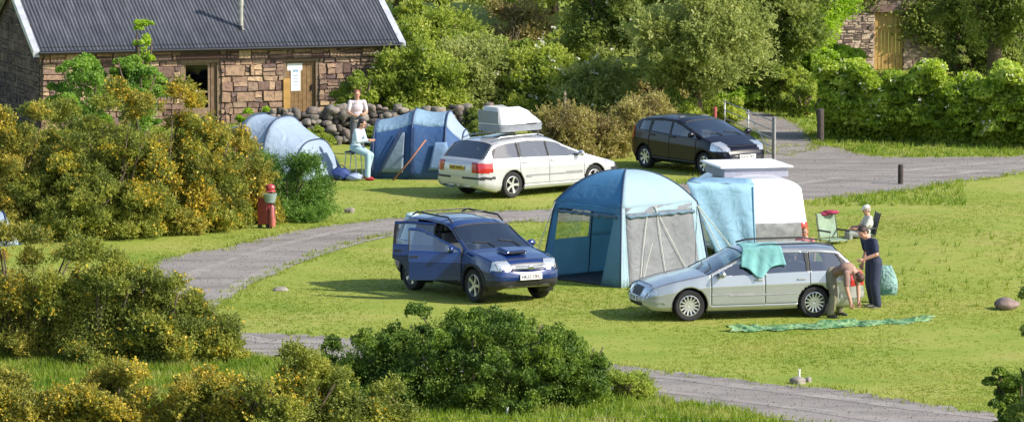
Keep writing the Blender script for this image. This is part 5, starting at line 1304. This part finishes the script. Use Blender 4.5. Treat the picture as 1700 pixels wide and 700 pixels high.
# white tent cut by the left edge
q_ = P(-20, 408); hoop_tent('small_tent', 'white tent just showing at the left edge of the photo between the gorse', (q_.x, q_.y + .4, 0), R(15), [(-.9, .5, .03), (-.3, .6, .8), (.3, .55, .72), (.62, .35, .03)], seed=5, white_from=0, navy_to=-1)

# ================================================================== people
def person(label, loc, rz, J, col, hair, head_tilt=(0, 0), female=False, hands=('relax', 'relax'), long_sleeve=False, hairlen=0, scale=1.0, shoe=(.03, .03, .03), group=None, cap=None):
    """J joints in metres, facing +x, y left; one continuous body by voxel union, clothes and hair as children"""
    root = thing('person', label, 'person', loc, rz); root.scale = scale if isinstance(scale, tuple) else (scale,) * 3
    J = {k: Vector(v) for k, v in J.items()}
    yl = Vector((0, 1, 0))
    def frame(a, b, lat=yl):
        z = (b - a).normalized(); y = (lat - z * lat.dot(z)).normalized(); x = y.cross(z); return Matrix((x, y, z)).transposed()
    def limb(mb, pts, rs, n=12):
        if rs[0] > .03: rs = [q * 1.12 for q in rs]
        for i in range(len(pts) - 1): mb.tube([pts[i], pts[i].lerp(pts[i + 1], .5), pts[i + 1]], [rs[i], (rs[i] + rs[i + 1]) / 2 * 1.02, rs[i + 1]], n)
        for p, r in zip(pts, rs): mb.ell(p, (r, r, r), None, n, 8)
    def torso(mb, g=0.0):
        pe, ch, nk = J['pelvis'], J['chest'], J['neck']; A = frame(pe, ch); Bm = frame(ch, nk)
        w = .92 if female else 1
        mb.ell(pe, (.105 + g, .172 + g, .125 + g), A); mb.ell(pe.lerp(ch, .45), (.095 + g, .155 * w + g, .15 + g), A); mb.ell(ch, (.112 + g, .178 * w + g, .16 + g), A)
        mb.ell(ch.lerp(nk, .6), (.085 + g, .15 * w + g, .085 + g), Bm)
        for s in 'LR': mb.ell(J['sh' + s], (.058 + g,) * 3); mb.tube([J['sh' + s], ch.lerp(nk, .65)], [.05 + g, .07 + g], 10)
    def hand(mb, wr, d, mode, s):
        side = yl * (1 if s == 'L' else -1); side = (side - d * side.dot(d)).normalized(); palm = d.cross(side)
        M = Matrix((side, palm, d)).transposed(); c = wr + d * .05; mb.ell(c, (.040, .019, .052), M)
        fw = Vector((1, 0, 0)); fw = (fw - d * fw.dot(d)); fw = fw.normalized() if fw.length > .1 else side; ac = d.cross(fw)
        M = Matrix((fw, ac, d)).transposed(); mb.ell(c, (.042, .020, .052), M); cu = {'relax': .5, 'grip': 1.2}[mode]; inn = ac * (-1 if ac.dot(yl) * (1 if s == 'L' else -1) > 0 else 1)
        for k, (o, ln) in enumerate(((.032, .070), (.011, .080), (-.011, .075), (-.032, .058))):
            b = c + fw * o + d * .035; dd = (d * math.cos(cu * .5) + inn * math.sin(cu * .5)); m = b + dd * ln * .5; de = (d * math.cos(cu * 1.2) + inn * math.sin(cu * 1.2)); limb(mb, [b, m, m + de * ln * .5], [.0105, .0095, .0085], 7)
        b = c + fw * .036 - d * .02; dd = (fw * .6 + d * .7 + inn * .3).normalized(); limb(mb, [b, b + dd * .035, b + dd * .035 + (d + inn * .4).normalized() * .03], [.013, .011, .0095], 7)
    hd = J['head']; nk = J['neck']; up = (hd - nk).normalized()
    look = J.get('look', hd + Vector((1, 0, 0))) - hd; look = (look - up * look.dot(up)).normalized(); lt = up.cross(look); HM = Matrix((look, lt, up)).transposed()
    h = lambda x, y, z: hd + HM @ Vector((x, y, z))
    b = MB(); torso(b, -.008)
    limb(b, [nk - up * .03, hd - up * .06], [.056, .052])
    b.ell(h(-.008, 0, .03), (.095, .076, .092), HM, 18, 12); b.ell(h(.022, 0, -.045), (.068, .058, .068), HM, 16, 10); b.ell(h(.060, 0, -.085), (.026, .030, .024), HM)
    b.ell(h(.098, 0, -.018), (.016, .011, .020), HM); b.ell(h(.090, 0, .006), (.010, .009, .026), HM); b.ell(h(.082, 0, .028), (.016, .052, .011), HM); b.ell(h(.082, 0, -.050), (.013, .026, .010), HM)
    for s in (-1, 1): b.ell(h(-.005, .078 * s, -.01), (.018, .010, .031), HM); b.ell(h(.055, .040 * s, -.022), (.03, .022, .022), HM)
    for s in 'LR':
        limb(b, [J['sh' + s], J['el' + s], J['wr' + s]], [.050, .040, .027]); hand(b, J['wr' + s], (J.get('hd' + s, J['wr' + s] + (J['wr' + s] - J['el' + s])) - J['wr' + s]).normalized(), hands[0 if s == 'L' else 1], s)
        limb(b, [J['hip' + s], J['kn' + s], J['an' + s]], [.082, .056, .040]); b.ell(J['an' + s] + Vector((.06, 0, -.035)), (.12, .042, .034))
    def vox(mb, name, m, vs, par, sm=3):
        o = mb.build(name, m, None); r = o.modifiers.new('r', 'REMESH'); r.mode = 'VOXEL'; r.voxel_size = vs; r.use_smooth_shade = True
        s_ = o.modifiers.new('s', 'SMOOTH'); s_.factor = .5; s_.iterations = sm
        dg = bpy.context.evaluated_depsgraph_get(); me = bpy.data.meshes.new_from_object(o.evaluated_get(dg)); me.name = name
        nm = o.name; bpy.data.objects.remove(o); q = bpy.data.objects.new(name, me); link(q, par); return q
    skin = mat('skin', (.50, .27, .19), .5, vary=.08, vscale=12); body = vox(b, 'body', skin, .0075, root, 2)
    # shirt
    t = MB(); torso(t, .008); t.ell(J['pelvis'] + (J['chest'] - J['pelvis']) * -.1, (.135, .188, .09), frame(J['pelvis'], J['chest']))
    for s in 'LR':
        e = J['sh' + s].lerp(J['el' + s], .75) if not long_sleeve else J['el' + s]
        limb(t, [J['sh' + s], e], [.058, .054 if not long_sleeve else .048])
        if long_sleeve: limb(t, [J['el' + s], J['el' + s].lerp(J['wr' + s], .85)], [.052, .040])
    vox(t, 'shirt', col[0], .011, root, 3)
    t = MB(); A = frame(J['pelvis'], J['chest']); t.ell(J['pelvis'], (.135, .19, .125), A)
    for s in 'LR': limb(t, [J['hip' + s], J['kn' + s], J['an' + s] + Vector((0, 0, .03))], [.098, .074, .062])
    vox(t, 'trousers', col[1], .011, root, 3)
    for s in 'LR':
        sh = MB(); a = J['an' + s]; fz = a.z - .085; sh.ell((a.x + .055, a.y, a.z - .045), (.140, .052, .045), None, 16, 8); sh.ell((a.x - .01, a.y, a.z - .01), (.06, .048, .055)); vox(sh, 'shoe', mat('shoe_%d' % int(shoe[0] * 1000), shoe, .6), .009, root, 2)
    t = MB(); hair_m = mat('hair_%d_%d' % (int(hair[0] * 1000), int(hair[1] * 1000)), hair, .6, vary=.35, vscale=40, bump=.6, bscale=90)
    ph = 1.7
    t.ell(h(-.024, 0, .045), (.098, .086, .090), HM, 22, 14, fn=lambda q: 1 + .04 * math.sin(17 * q.x + ph) * math.sin(15 * q.y)); t.ell(h(-.045, 0, -.01), (.070, .078, .075 + hairlen), HM, 18, 12)
    if hairlen: t.ell(h(-.06, 0, -.06 - hairlen * .5), (.05, .07, .06 + hairlen), HM)
    vox(t, 'hair', hair_m, .008, root, 1)
    for s in (-1, 1): e = MB(); e.ell(h(.080, .031 * s, .006), (.010, .013, .008), HM); e.build('eye', mat('eye_dark', (.03, .02, .02), .3), root, smooth=True)
    e = MB(); e.ell(h(.091, 0, -.050), (.007, .022, .006), HM); e.build('lips', mat('lips', (.38, .12, .10), .5), root, smooth=True)
    if cap:
        e = MB(); e.ell(h(-.012, 0, .065), (.108, .093, .075), HM); e.ell(h(.09, 0, .05), (.07, .07, .012), HM); vox(e, 'cap', cap, .009, root, 1)
    return root
def stand(**o):
    J = dict(pelvis=(0, 0, .95), chest=(.0, 0, 1.25), neck=(0, 0, 1.45), head=(.015, 0, 1.60), shL=(0, .185, 1.395), shR=(0, -.185, 1.395), elL=(-.02, .24, 1.12), elR=(-.02, -.24, 1.12), wrL=(.06, .25, .88), wrR=(.06, -.25, .88),
             hipL=(0, .09, .92), hipR=(0, -.09, .92), knL=(.02, .11, .50), knR=(.02, -.11, .50), anL=(-.02, .12, .085), anR=(-.02, -.12, .085)); J.update(o); return J
cl = lambda n, c, **k: mat(n, c, .85, vary=.15, vscale=5, bump=.5, bscale=9, bdist=.02, **k)
# man in the navy tee, body toward the car (left) and a bit to the camera, head bowed
person('person in a navy t-shirt and dark jeans standing with a pale green bag', P(1450, 512), R(205),
    stand(chest=(.05, 0, 1.25), neck=(.13, 0, 1.42), head=(.22, 0, 1.535), look=(.7, .1, 1.15), shL=(.10, .19, 1.37), shR=(.10, -.19, 1.37), elL=(.10, .27, 1.12), wrL=(.30, .17, 1.02), elR=(.0, -.28, 1.11), wrR=(.06, -.29, .88), knL=(.05, .13, .5), anL=(.0, .15, .085), anR=(-.06, -.13, .085)),
    (cl('navy_tee', (.015, .022, .06)), cl('dark_jeans', (.02, .028, .06))), (.035, .02, .015), hands=('grip', 'grip'), scale=(1.14, 1.14, 1.01))
# bending man
person('person in a brown shirt and khaki trousers bending down beside the silver car', P(1394, 527), R(-38),
    stand(pelvis=(-.16, 0, .88), chest=(.14, 0, 1.00), neck=(.33, 0, .94), head=(.43, 0, .84), look=(.55, 0, .2), shL=(.27, .18, .92), shR=(.27, -.18, .92), elL=(.30, .20, .62), elR=(.30, -.20, .62), wrL=(.34, .16, .35), wrR=(.36, -.14, .33), hdL=(.38, .15, .0), hdR=(.42, -.12, .0),
          hipL=(-.17, .09, .86), hipR=(-.17, -.09, .86), knL=(-.06, .16, .47), knR=(-.02, -.18, .47), anL=(-.14, .20, .085), anR=(-.06, -.24, .085)),
    (cl('brown_shirt', (.26, .16, .13)), cl('khaki_trousers', (.20, .18, .12))), (.08, .035, .025), hands=('grip', 'grip'))
# woman standing behind, by the wall
person('person in a pink white top standing furthest back, against the dry stone wall', P(593, 256), R(-80),
    stand(elL=(.03, .25, 1.13), wrL=(.22, .13, 1.08), elR=(.03, -.25, 1.13), wrR=(.22, -.13, 1.06), hipL=(0, .08, .92), hipR=(0, -.08, .92)),
    (cl('pink_white_top', (.62, .52, .56)), cl('grey_trousers', (.10, .10, .12))), (.22, .07, .035), female=True, hands=('grip', 'grip'))
# person in front, leaning back on a camp stool, legs bent, red shoes
person('person with black hair, pale jeans and red shoes perched between the two blue tents', P(597, 298), R(-25),
    stand(pelvis=(-.12, 0, .82), chest=(-.06, 0, 1.10), neck=(.02, 0, 1.29), head=(.07, 0, 1.42), look=(.5, .05, 1.15), shL=(-.01, .175, 1.24), shR=(-.01, -.175, 1.24), elL=(.06, .22, .98), elR=(.05, -.22, .98), wrL=(.28, .10, .98), wrR=(.28, -.08, 1.02),
          hipL=(-.10, .085, .80), hipR=(-.10, -.085, .80), knL=(.27, .10, .62), knR=(.30, -.13, .66), anL=(.14, .10, .085), anR=(.30, -.14, .085)),
    (cl('ice_blue_top', (.52, .62, .70)), cl('pale_jeans', (.36, .50, .56))), (.015, .012, .012), female=True, long_sleeve=True, hands=('grip', 'grip'), hairlen=.02, shoe=(.45, .03, .04))
def stool():
    q = P(597, 298); M = Matrix.Rotation(R(-25), 3, 'Z'); r = thing('camp_stool', 'tall folding stool under the person with red shoes', 'stool', q + M @ Vector((-.18, 0, 0)), R(-25))
    s = MB(); s.box((0, 0, .70), (.32, .36, .04)); s.build('seat', cl('stool_cloth', (.04, .06, .12)), r, bevel=.015)
    for a in (-1, 1):
        for b in (-1, 1): m = MB(); m.tube([(a * .19, b * .17, 0), (-a * .10 * 0 + a * .13, b * .15, .69)], .014, 6); m.build('leg', RIM, r)
stool()
# child behind the silver car
person('child with ginger hair in a pink top, showing over the silver car roof', P(1336, 487), R(-100), stand(),
    (cl('pink_top', (.62, .22, .24)), cl('child_trousers', (.1, .1, .2))), (.30, .10, .03), female=True, scale=.80)
# seated person in grey with a pale cap
SJ = dict(pelvis=(-.05, 0, .42), chest=(-.12, 0, .72), neck=(-.10, 0, .93), head=(-.06, 0, 1.07), shL=(-.12, .18, .88), shR=(-.12, -.18, .88), elL=(.02, .24, .64), elR=(.02, -.24, .64), wrL=(.24, .16, .60), wrR=(.24, -.16, .60),
     hipL=(-.03, .09, .42), hipR=(-.03, -.09, .42), knL=(.40, .12, .48), knR=(.40, -.12, .48), anL=(.42, .12, .085), anR=(.42, -.12, .085))
person('person in a pale grey top and white cap sitting on a low chair', P(1434, 417), R(-170), SJ,
    (cl('pale_grey_top', (.45, .47, .44)), cl('grey_shorts', (.25, .27, .26))), (.35, .3, .25), cap=mat('white_cap', (.5, .52, .5), .8), scale=.86)
def campchair(px, py, rz, label, cloth, group=None, s=1.0):
    r = thing('camping_chair', label, 'camping chair', P(px, py), rz); r.scale = (s,) * 3
    m = MB(); m.box((0, 0, .38), (.48, .50, .03)); m.build('seat', cloth, r, bevel=.01)
    m = MB(); m.box((-.30, 0, .70), (.03, .50, .58), Matrix.Rotation(R(-14), 3, 'Y')); m.build('backrest', cloth, r, bevel=.012)
    for y in (-.27, .27):
        m = MB(); m.tube([(.22, y, 0), (-.22, y, .38), (-.38, y, 1.0)], .013, 6); m.tube([(-.25, y, 0), (.22, y, .40), (.22, y, .58)], .013, 6); m.build('leg', BLKP, r)
        m = MB(); m.tube([(-.28, y, .60), (.26, y, .60)], .022, 8); m.build('armrest', BLKP, r, smooth=True)
campchair(1434, 416, R(-170), 'low camping chair carrying the person in the white cap', cl('chair_grey', (.08, .09, .10)), s=.86)
campchair(1384, 424, R(-60), 'empty camping chair with a sage green back, right of the white campervan', cl('chair_sage', (.22, .30, .22)), s=.92)
def jacket():
    q = P(1400, 418); m = MB(); rng = np.random.default_rng(3)
    m.ell((0, 0, 0), (.18, .10, .05), None, 20, 12, fn=lambda v: 1 + .14 * math.sin(6 * v.x + 1) * math.sin(5 * v.y) + .08 * math.sin(11 * v.z)); m.ell((-.16, 0, -.04), (.11, .08, .05), None, 18, 10)
    o = m.build('jacket', cl('magenta_jacket', (.30, .03, .08)), smooth=True); o.location = P(1384, 424) + Vector((-.33 * math.cos(R(-60)) + .12, -.33 * math.sin(R(-60)), .93)); tag(o, 'pink jacket draped over the top of the sage green camping chair', 'jacket')
jacket()
# towel over the silver car's roof
def towel():
    car = sv.root; h = PI + R(13); vs = []; fs = []; n = 26; w = 22
    for j in range(w + 1):
        for i in range(n + 1):
            s_ = i / n * 1.05; t = j / w; x = .36 - t * .80     # along the car; s: across from the roof centre down the camera side
            yr = .58; drop = max(0, s_ - .42); edge = .42
            if s_ < edge: y = .24 + s_ * 1.05; z = 1.450 + .006 * math.sin(9 * t + 5 * s_) - .045 * (s_ / edge) ** 2
            else: a = min(drop / .55, 1); y = .20 + edge * .93 + drop * .30 + .02; z = 1.42 - drop * .93
            hang = .58 + .42 * math.exp(-((t - .40) / .2) ** 2)
            if s_ > edge: dz = (s_ - edge) * hang; y = .665 + dz * .38 + .028 + .016 * math.sin(t * 22 + s_ * 4) * min(1, dz * 4); z = 1.405 - dz * .93
            xs_ = x + (.10 * (t - .5) * -drop * 2)
            vs.append((xs_ - .10, y, z + .012 - .10 * max(0, xs_ - .2) ** 1.2 * 1.2))
    for j in range(w):
        for i in range(n): a = j * (n + 1) + i; fs.append((a, a + 1, a + n + 2, a + n + 1))
    m = MB(); m.add(vs, fs); o = m.build('towel', clothmat('towel_turquoise', (.20, .46, .46), .2, rough=.9, bscale=6, vary=.2), smooth=True, solid=.012); o.location = car.location; o.rotation_euler = (0, 0, h)
    tag(o, 'turquoise towel hanging over the roof edge of the silver estate car', 'towel')
towel()
def cloth_on_suv():
    m = MB(); m.ell((0, 0, 0), (.14, .12, .06), None, 18, 10, fn=lambda v: 1 + .12 * math.sin(7 * v.x) * math.sin(6 * v.y + 1)); m.ell((-.08, 0, -.08), (.07, .10, .10), None, 16, 9)
    o = m.build('folded_cloth', clothmat('cloth_ice', (.55, .72, .76), .2), smooth=True); o.location = su.root.matrix_basis @ Vector((0, 0, 0)) ; o.location = PD(684, 357, su.root.location.y + 1.2); tag(o, 'pale blue cloth lying on the rear of the blue off roader roof', 'cloth')
cloth_on_suv()
# pale green bag held by the man
def bag():
    q = P(1469, 507); rt = thing('carrier_bag', 'pale green and white cloth bag hanging from the hand of the person in navy', 'bag', q)
    m = MB(); vs = []; fs = []; n = 16
    for j in range(9):
        t = j / 8; w = .10 + .11 * math.sin(PI * min(1, (1 - t) * .62 + .1)); d = .05 + .05 * math.sin(PI * t)
        for k in range(n):
            a = 2 * PI * k / n; vs.append((w * math.cos(a) * (1 + .08 * math.sin(3 * a + 4 * t)) + .05 * (1 - t), d * math.sin(a), .22 + t * .60))
    for j in range(8):
        for k in range(n): fs.append((j * n + k, j * n + (k + 1) % n, (j + 1) * n + (k + 1) % n, (j + 1) * n + k))
    fs.append(tuple(range(n))[::-1]); m.add(vs, fs); m.build('bag_body', clothmat('bag_green', (.28, .46, .44), .25, bump=.8, bscale=8, vary=.3), rt, smooth=True)
    s = MB(); s.add([(-.06, -.07, .2), (.14, -.07, .3), (.12, -.075, .46), (-.06, -.07, .36)], [(0, 1, 2, 3)]); s.build('dark_corner', cl('bag_dark', (.03, .12, .08)), rt, solid=.01)
bag()

# ================================================================== small things
def groundsheet():
    rng = np.random.default_rng(33); a = P(1208, 552); n, w = 150, 26; X0, X1 = P(1208, 545).x, P(1548, 535).x
    i, j = np.meshgrid(np.arange(n + 1), np.arange(w + 1)); t = i / n; u = j / w
    cx = X0 + (X1 - X0) * t; yc = P(1300, 550).y + (P(1500, 533).y - P(1300, 550).y) * t; wid = .15 + .55 * np.sin(PI * np.clip(t * .95 + .03, 0, 1)) ** .7 + .12 * np.sin(t * 31)
    X = cx + .06 * np.sin(u * 9 + t * 17); Y = yc + (u - .5) * wid * 1.1 + .06 * np.sin(t * 43)
    Z = .025 + .03 * np.abs(np.sin(t * 38 + u * 5)) * np.sin(PI * u) + .03 * np.abs(np.sin(u * 11 + t * 9)) * np.sin(PI * u) + rng.normal(0, .006, X.shape) + .05 * (np.sin(t * 13 + 1) > .4) * np.sin(PI * u)
    V = np.stack([X, Y, Z], -1).reshape(-1, 3); k = (j[:-1, :-1] * (n + 1) + i[:-1, :-1]).ravel(); Fc = np.stack([k, k + 1, k + n + 2, k + n + 1], -1)
    m, nn, out = nt('green_sheet'); L = nn.links; tc = N(nn, 'ShaderNodeTexCoord'); no = N(nn, 'ShaderNodeTexNoise', Scale=5.5, Detail=5.0); L.new(tc.outputs['Object'], no.inputs['Vector'])
    r = ramp(nn, [(.38, (.04, .12, .05)), (.46, (.10, .24, .09)), (.53, (.24, .36, .20)), (.57, (.16, .28, .09)), (.66, (.07, .20, .08))]); L.new(no.outputs['Fac'], r.inputs[0]); p = N(nn, 'ShaderNodeBsdfPrincipled', Roughness=.5); L.new(r.outputs[0], p.inputs['Base Color']); L.new(p.outputs[0], out.inputs[0])
    o = fast('groundsheet', V, Fc, m, smooth=True); tag(o, 'crumpled green groundsheet laid out on the lawn in front of the silver estate car', 'groundsheet')
groundsheet()
def rock(name, label, px, py, sc, seed, m, cat='rock', group=None):
    rng = np.random.default_rng(seed); ph = rng.uniform(0, 6, 3); b = MB()
    b.ell((0, 0, sc[2] * .7), sc, None, 22, 14, fn=lambda q: 1 + .14 * math.sin(q.x * 3.1 + ph[0]) + .10 * math.sin(q.y * 4.3 + ph[1]) + .08 * math.sin(q.z * 5 + ph[2]) + .03 * math.sin(q.x * 13) * math.sin(q.y * 11))
    o = b.build(name, m, smooth=True); q = P(px, py); o.location = (q.x, q.y, float(gz(q.x, q.y)) - .02); tag(o, label, cat, group)
BM = mat('grey_rock', (.22, .16, .14), .95, vary=.35, vscale=5, bump=.9, bscale=14); BM2 = mat('pale_rock', (.26, .23, .20), .95, vary=.3, vscale=6, bump=.8, bscale=18)
rock('boulder', 'large brown boulder on the lawn by the right edge of the photo', 1673, 517, (.25, .22, .15), 1, BM)
rock('rock', 'grey stone with a thin white peg behind it, near the bottom right track', 1324, 636, (.16, .13, .08), 2, BM2); rock('rock', 'small stone touching the stone with the white peg', 1341, 633, (.07, .06, .06), 3, BM2)
rock('rock', 'pale stone on the grass right of the red fire point', 580, 353, (.11, .09, .09), 4, BM2); rock('rock', 'flat pale stone in the grass left of the blue off roader', 466, 482, (.15, .12, .06), 5, BM2)
def pegs():
    for px, py, hh, lab in ((1327, 634, .22, 'thin white marker peg beside a stone on the lawn'), (842, 688, .12, 'small white marker at the foot of the round dark bush')):
        q = P(px, py); m = MB(); m.tube([(0, 0, -.02), (0, 0, hh)], [.02, .016], 8); m.tube([(0, 0, hh), (0, 0, hh + .015)], [.03, .022], 8); o = m.build('marker_peg', mat('peg_white', (.78, .78, .75), .6), smooth=False); o.location = q; tag(o, lab, 'marker')
pegs()
def post(name, label, px, py, h, r, m, cat, cap=True):
    q = P(px, py); b = MB(); b.tube([(0, 0, -.05), (0, 0, h * .98), (0, 0, h)], [r, r * .97, r * .8], 10); o = b.build(name, m, auto=40); o.location = q; tag(o, label, cat)
DKW = mat('dark_wood', (.045, .035, .03), .9, vary=.3, bump=.4); GW = mat('grey_wood', (.24, .20, .17), .9, vary=.25, bump=.4)
post('bollard', 'short dark wooden post on the verge beside the upper right gravel track', 1495, 306, .50, .07, DKW, 'post')
post('fence_post', 'pale leaning fence post standing in the scrub above the brown brambles', 938, 212, 1.05, .04, GW, 'post')
post('gate_pillar', 'stout dark weathered post at the left end of the hedge', 1362, 236, .92, .10, mat('old_wood', (.07, .055, .05), .9, vary=.3, bump=.5), 'post')
post('marker_post', 'short red marker post seen just above the black hatchback', 1187, 228, .85, .05, mat('faded_red', (.34, .06, .06), .7), 'post')
def gate():
    a = P(1283, 272); b = P(1203, 236); d = (b - a); Lg = d.length; rz = math.atan2(d.y, d.x); r = thing('field_gate', 'galvanised tubular field gate standing open behind the black hatchback', 'gate', a, rz)
    GM = mat('galvanised_tube', (.40, .40, .40), .4, metal=.6, vary=.15)
    for i, z in enumerate((.25, .45, .66, .88, 1.12)): m = MB(); m.tube([(0.03, 0, z), (Lg, 0, z)], .017, 8); m.build('rail', GM, r, smooth=True)
    for x in (.05, Lg * .5, Lg): m = MB(); m.tube([(x, .0, .2), (x, .0, 1.16)], .021, 8); m.build('upright', GM, r, smooth=True)
    m = MB(); m.tube([(.05, .022, .25), (Lg * .5, .022, 1.1)], .012, 6); m.build('brace', GM, r)
    for dx, h in ((-.05, 1.22), (-.19, 1.22)):
        q = a + Vector((dx * math.cos(rz) , dx * math.sin(rz), 0)); b_ = MB(); b_.tube([(0, 0, -.05), (0, 0, h)], .038, 10); b_.tube([(0, 0, h), (0, 0, h + .02)], .044, 10); o = b_.build('gate_post', GM, smooth=False, auto=40); o.location = q
        tag(o, 'metal gate post %s, at the end of the field gate' % ('nearer the rails' if dx > -.1 else 'on the outer side'), 'post')
gate()
def firepoint():
    q = P(447, 379); r = thing('fire_point', 'red campsite fire point with a grey bucket and a red bell, before the green bush', 'fire point', q, R(-20)); r.scale = (.9, .9, .92); RD = mat('fire_red', (.26, .035, .035), .5, coat=.3, vary=.1)
    m = MB(); m.box((-.16, .03, .42), (.26, .22, .64)); m.build('cabinet', RD, r, bevel=.015)
    m = MB(); m.box((-.16, .03, .75), (.32, .27, .03)); m.build('cabinet_lid', RD, r, bevel=.008)
    for x in (-.27, -.05):
        m = MB(); m.box((x, .03, .05), (.04, .2, .10)); m.build('foot', BLKP, r)
    e = MB(); e.tube([(.09, 0, .06), (.09, 0, .10), (.09, 0, .52), (.09, 0, .58), (.09, 0, .62)], [.075, .08, .08, .055, .025], 16); x_ = e.build('extinguisher', mat('extinguisher_red', (.50, .14, .12), .35, coat=.5), r, smooth=True, auto=50)
    e = MB(); e.box((.09, -.03, .655), (.03, .12, .03)); e.tube([(.12, -.02, .64), (.17, -.03, .5), (.16, -.02, .25)], .012, 6); e.build('hose', BLKP, x_)
    m = MB(); m.box((.0, .14, .55), (.06, .05, 1.1)); m.build('upright', RD, r)
    m = MB(); m.tube([(.03, -.02, .66), (.03, -.02, .86), (.03, -.02, .88)], [.13, .18, .19], 18); m.build('bucket', mat('zinc_grey', (.33, .42, .40), .45, metal=.3, vary=.2), r, smooth=True, auto=50)
    m = MB(); m.ell((0.0, .08, 1.02), (.13, .11, .10), None, 18, 10); m.tube([(0, .08, .92), (0, .08, .95)], [.15, .14], 16); m.build('bell', mat('bell_red', (.42, .06, .06), .35, coat=.5), r, smooth=True)
firepoint()

# ================================================================== camera, sky, sun
cam = bpy.data.cameras.new('camera'); co = bpy.data.objects.new('camera', cam); C.objects.link(co); bpy.context.scene.camera = co
cam.sensor_width = 36; cam.lens = 36 * F / 1700; cam.clip_end = 6000; cam.clip_start = 1
co.location = (0, 0, CAMH); co.rotation_euler = (PI / 2 - PITCH, 0, 0)
w = bpy.data.worlds.new('World'); bpy.context.scene.world = w; w.use_nodes = True; wn = w.node_tree; bgd = wn.nodes['Background']
sky = wn.nodes.new('ShaderNodeTexSky'); sky.sky_type = 'NISHITA'; sky.sun_disc = False; EL, AZ = R(34), R(-20)   # sun: from the right and a little behind the camera
sdir = Vector((math.cos(EL) * math.cos(AZ), math.cos(EL) * math.sin(AZ), math.sin(EL)))
sky.sun_elevation = EL; sky.sun_rotation = math.atan2(sdir.x, sdir.y); wn.links.new(sky.outputs[0], bgd.inputs[0]); bgd.inputs[1].default_value = .15
sl = bpy.data.lights.new('sun', 'SUN'); sl.energy = 5.0; sl.angle = R(.5); sl.color = (1, .93, .82); so = bpy.data.objects.new('sun', sl); C.objects.link(so); so.rotation_euler = (-sdir).to_track_quat('-Z', 'Y').to_euler()
vs_ = bpy.context.scene.view_settings; bpy.context.scene.display_settings.display_device = 'sRGB'; vs_.view_transform = 'Standard'; vs_.look = 'None'; vs_.gamma = 1; vs_.exposure = .48
sc = bpy.context.scene; sc.cycles.max_bounces = 8; sc.cycles.transparent_max_bounces = 16; sc.cycles.use_denoising = True
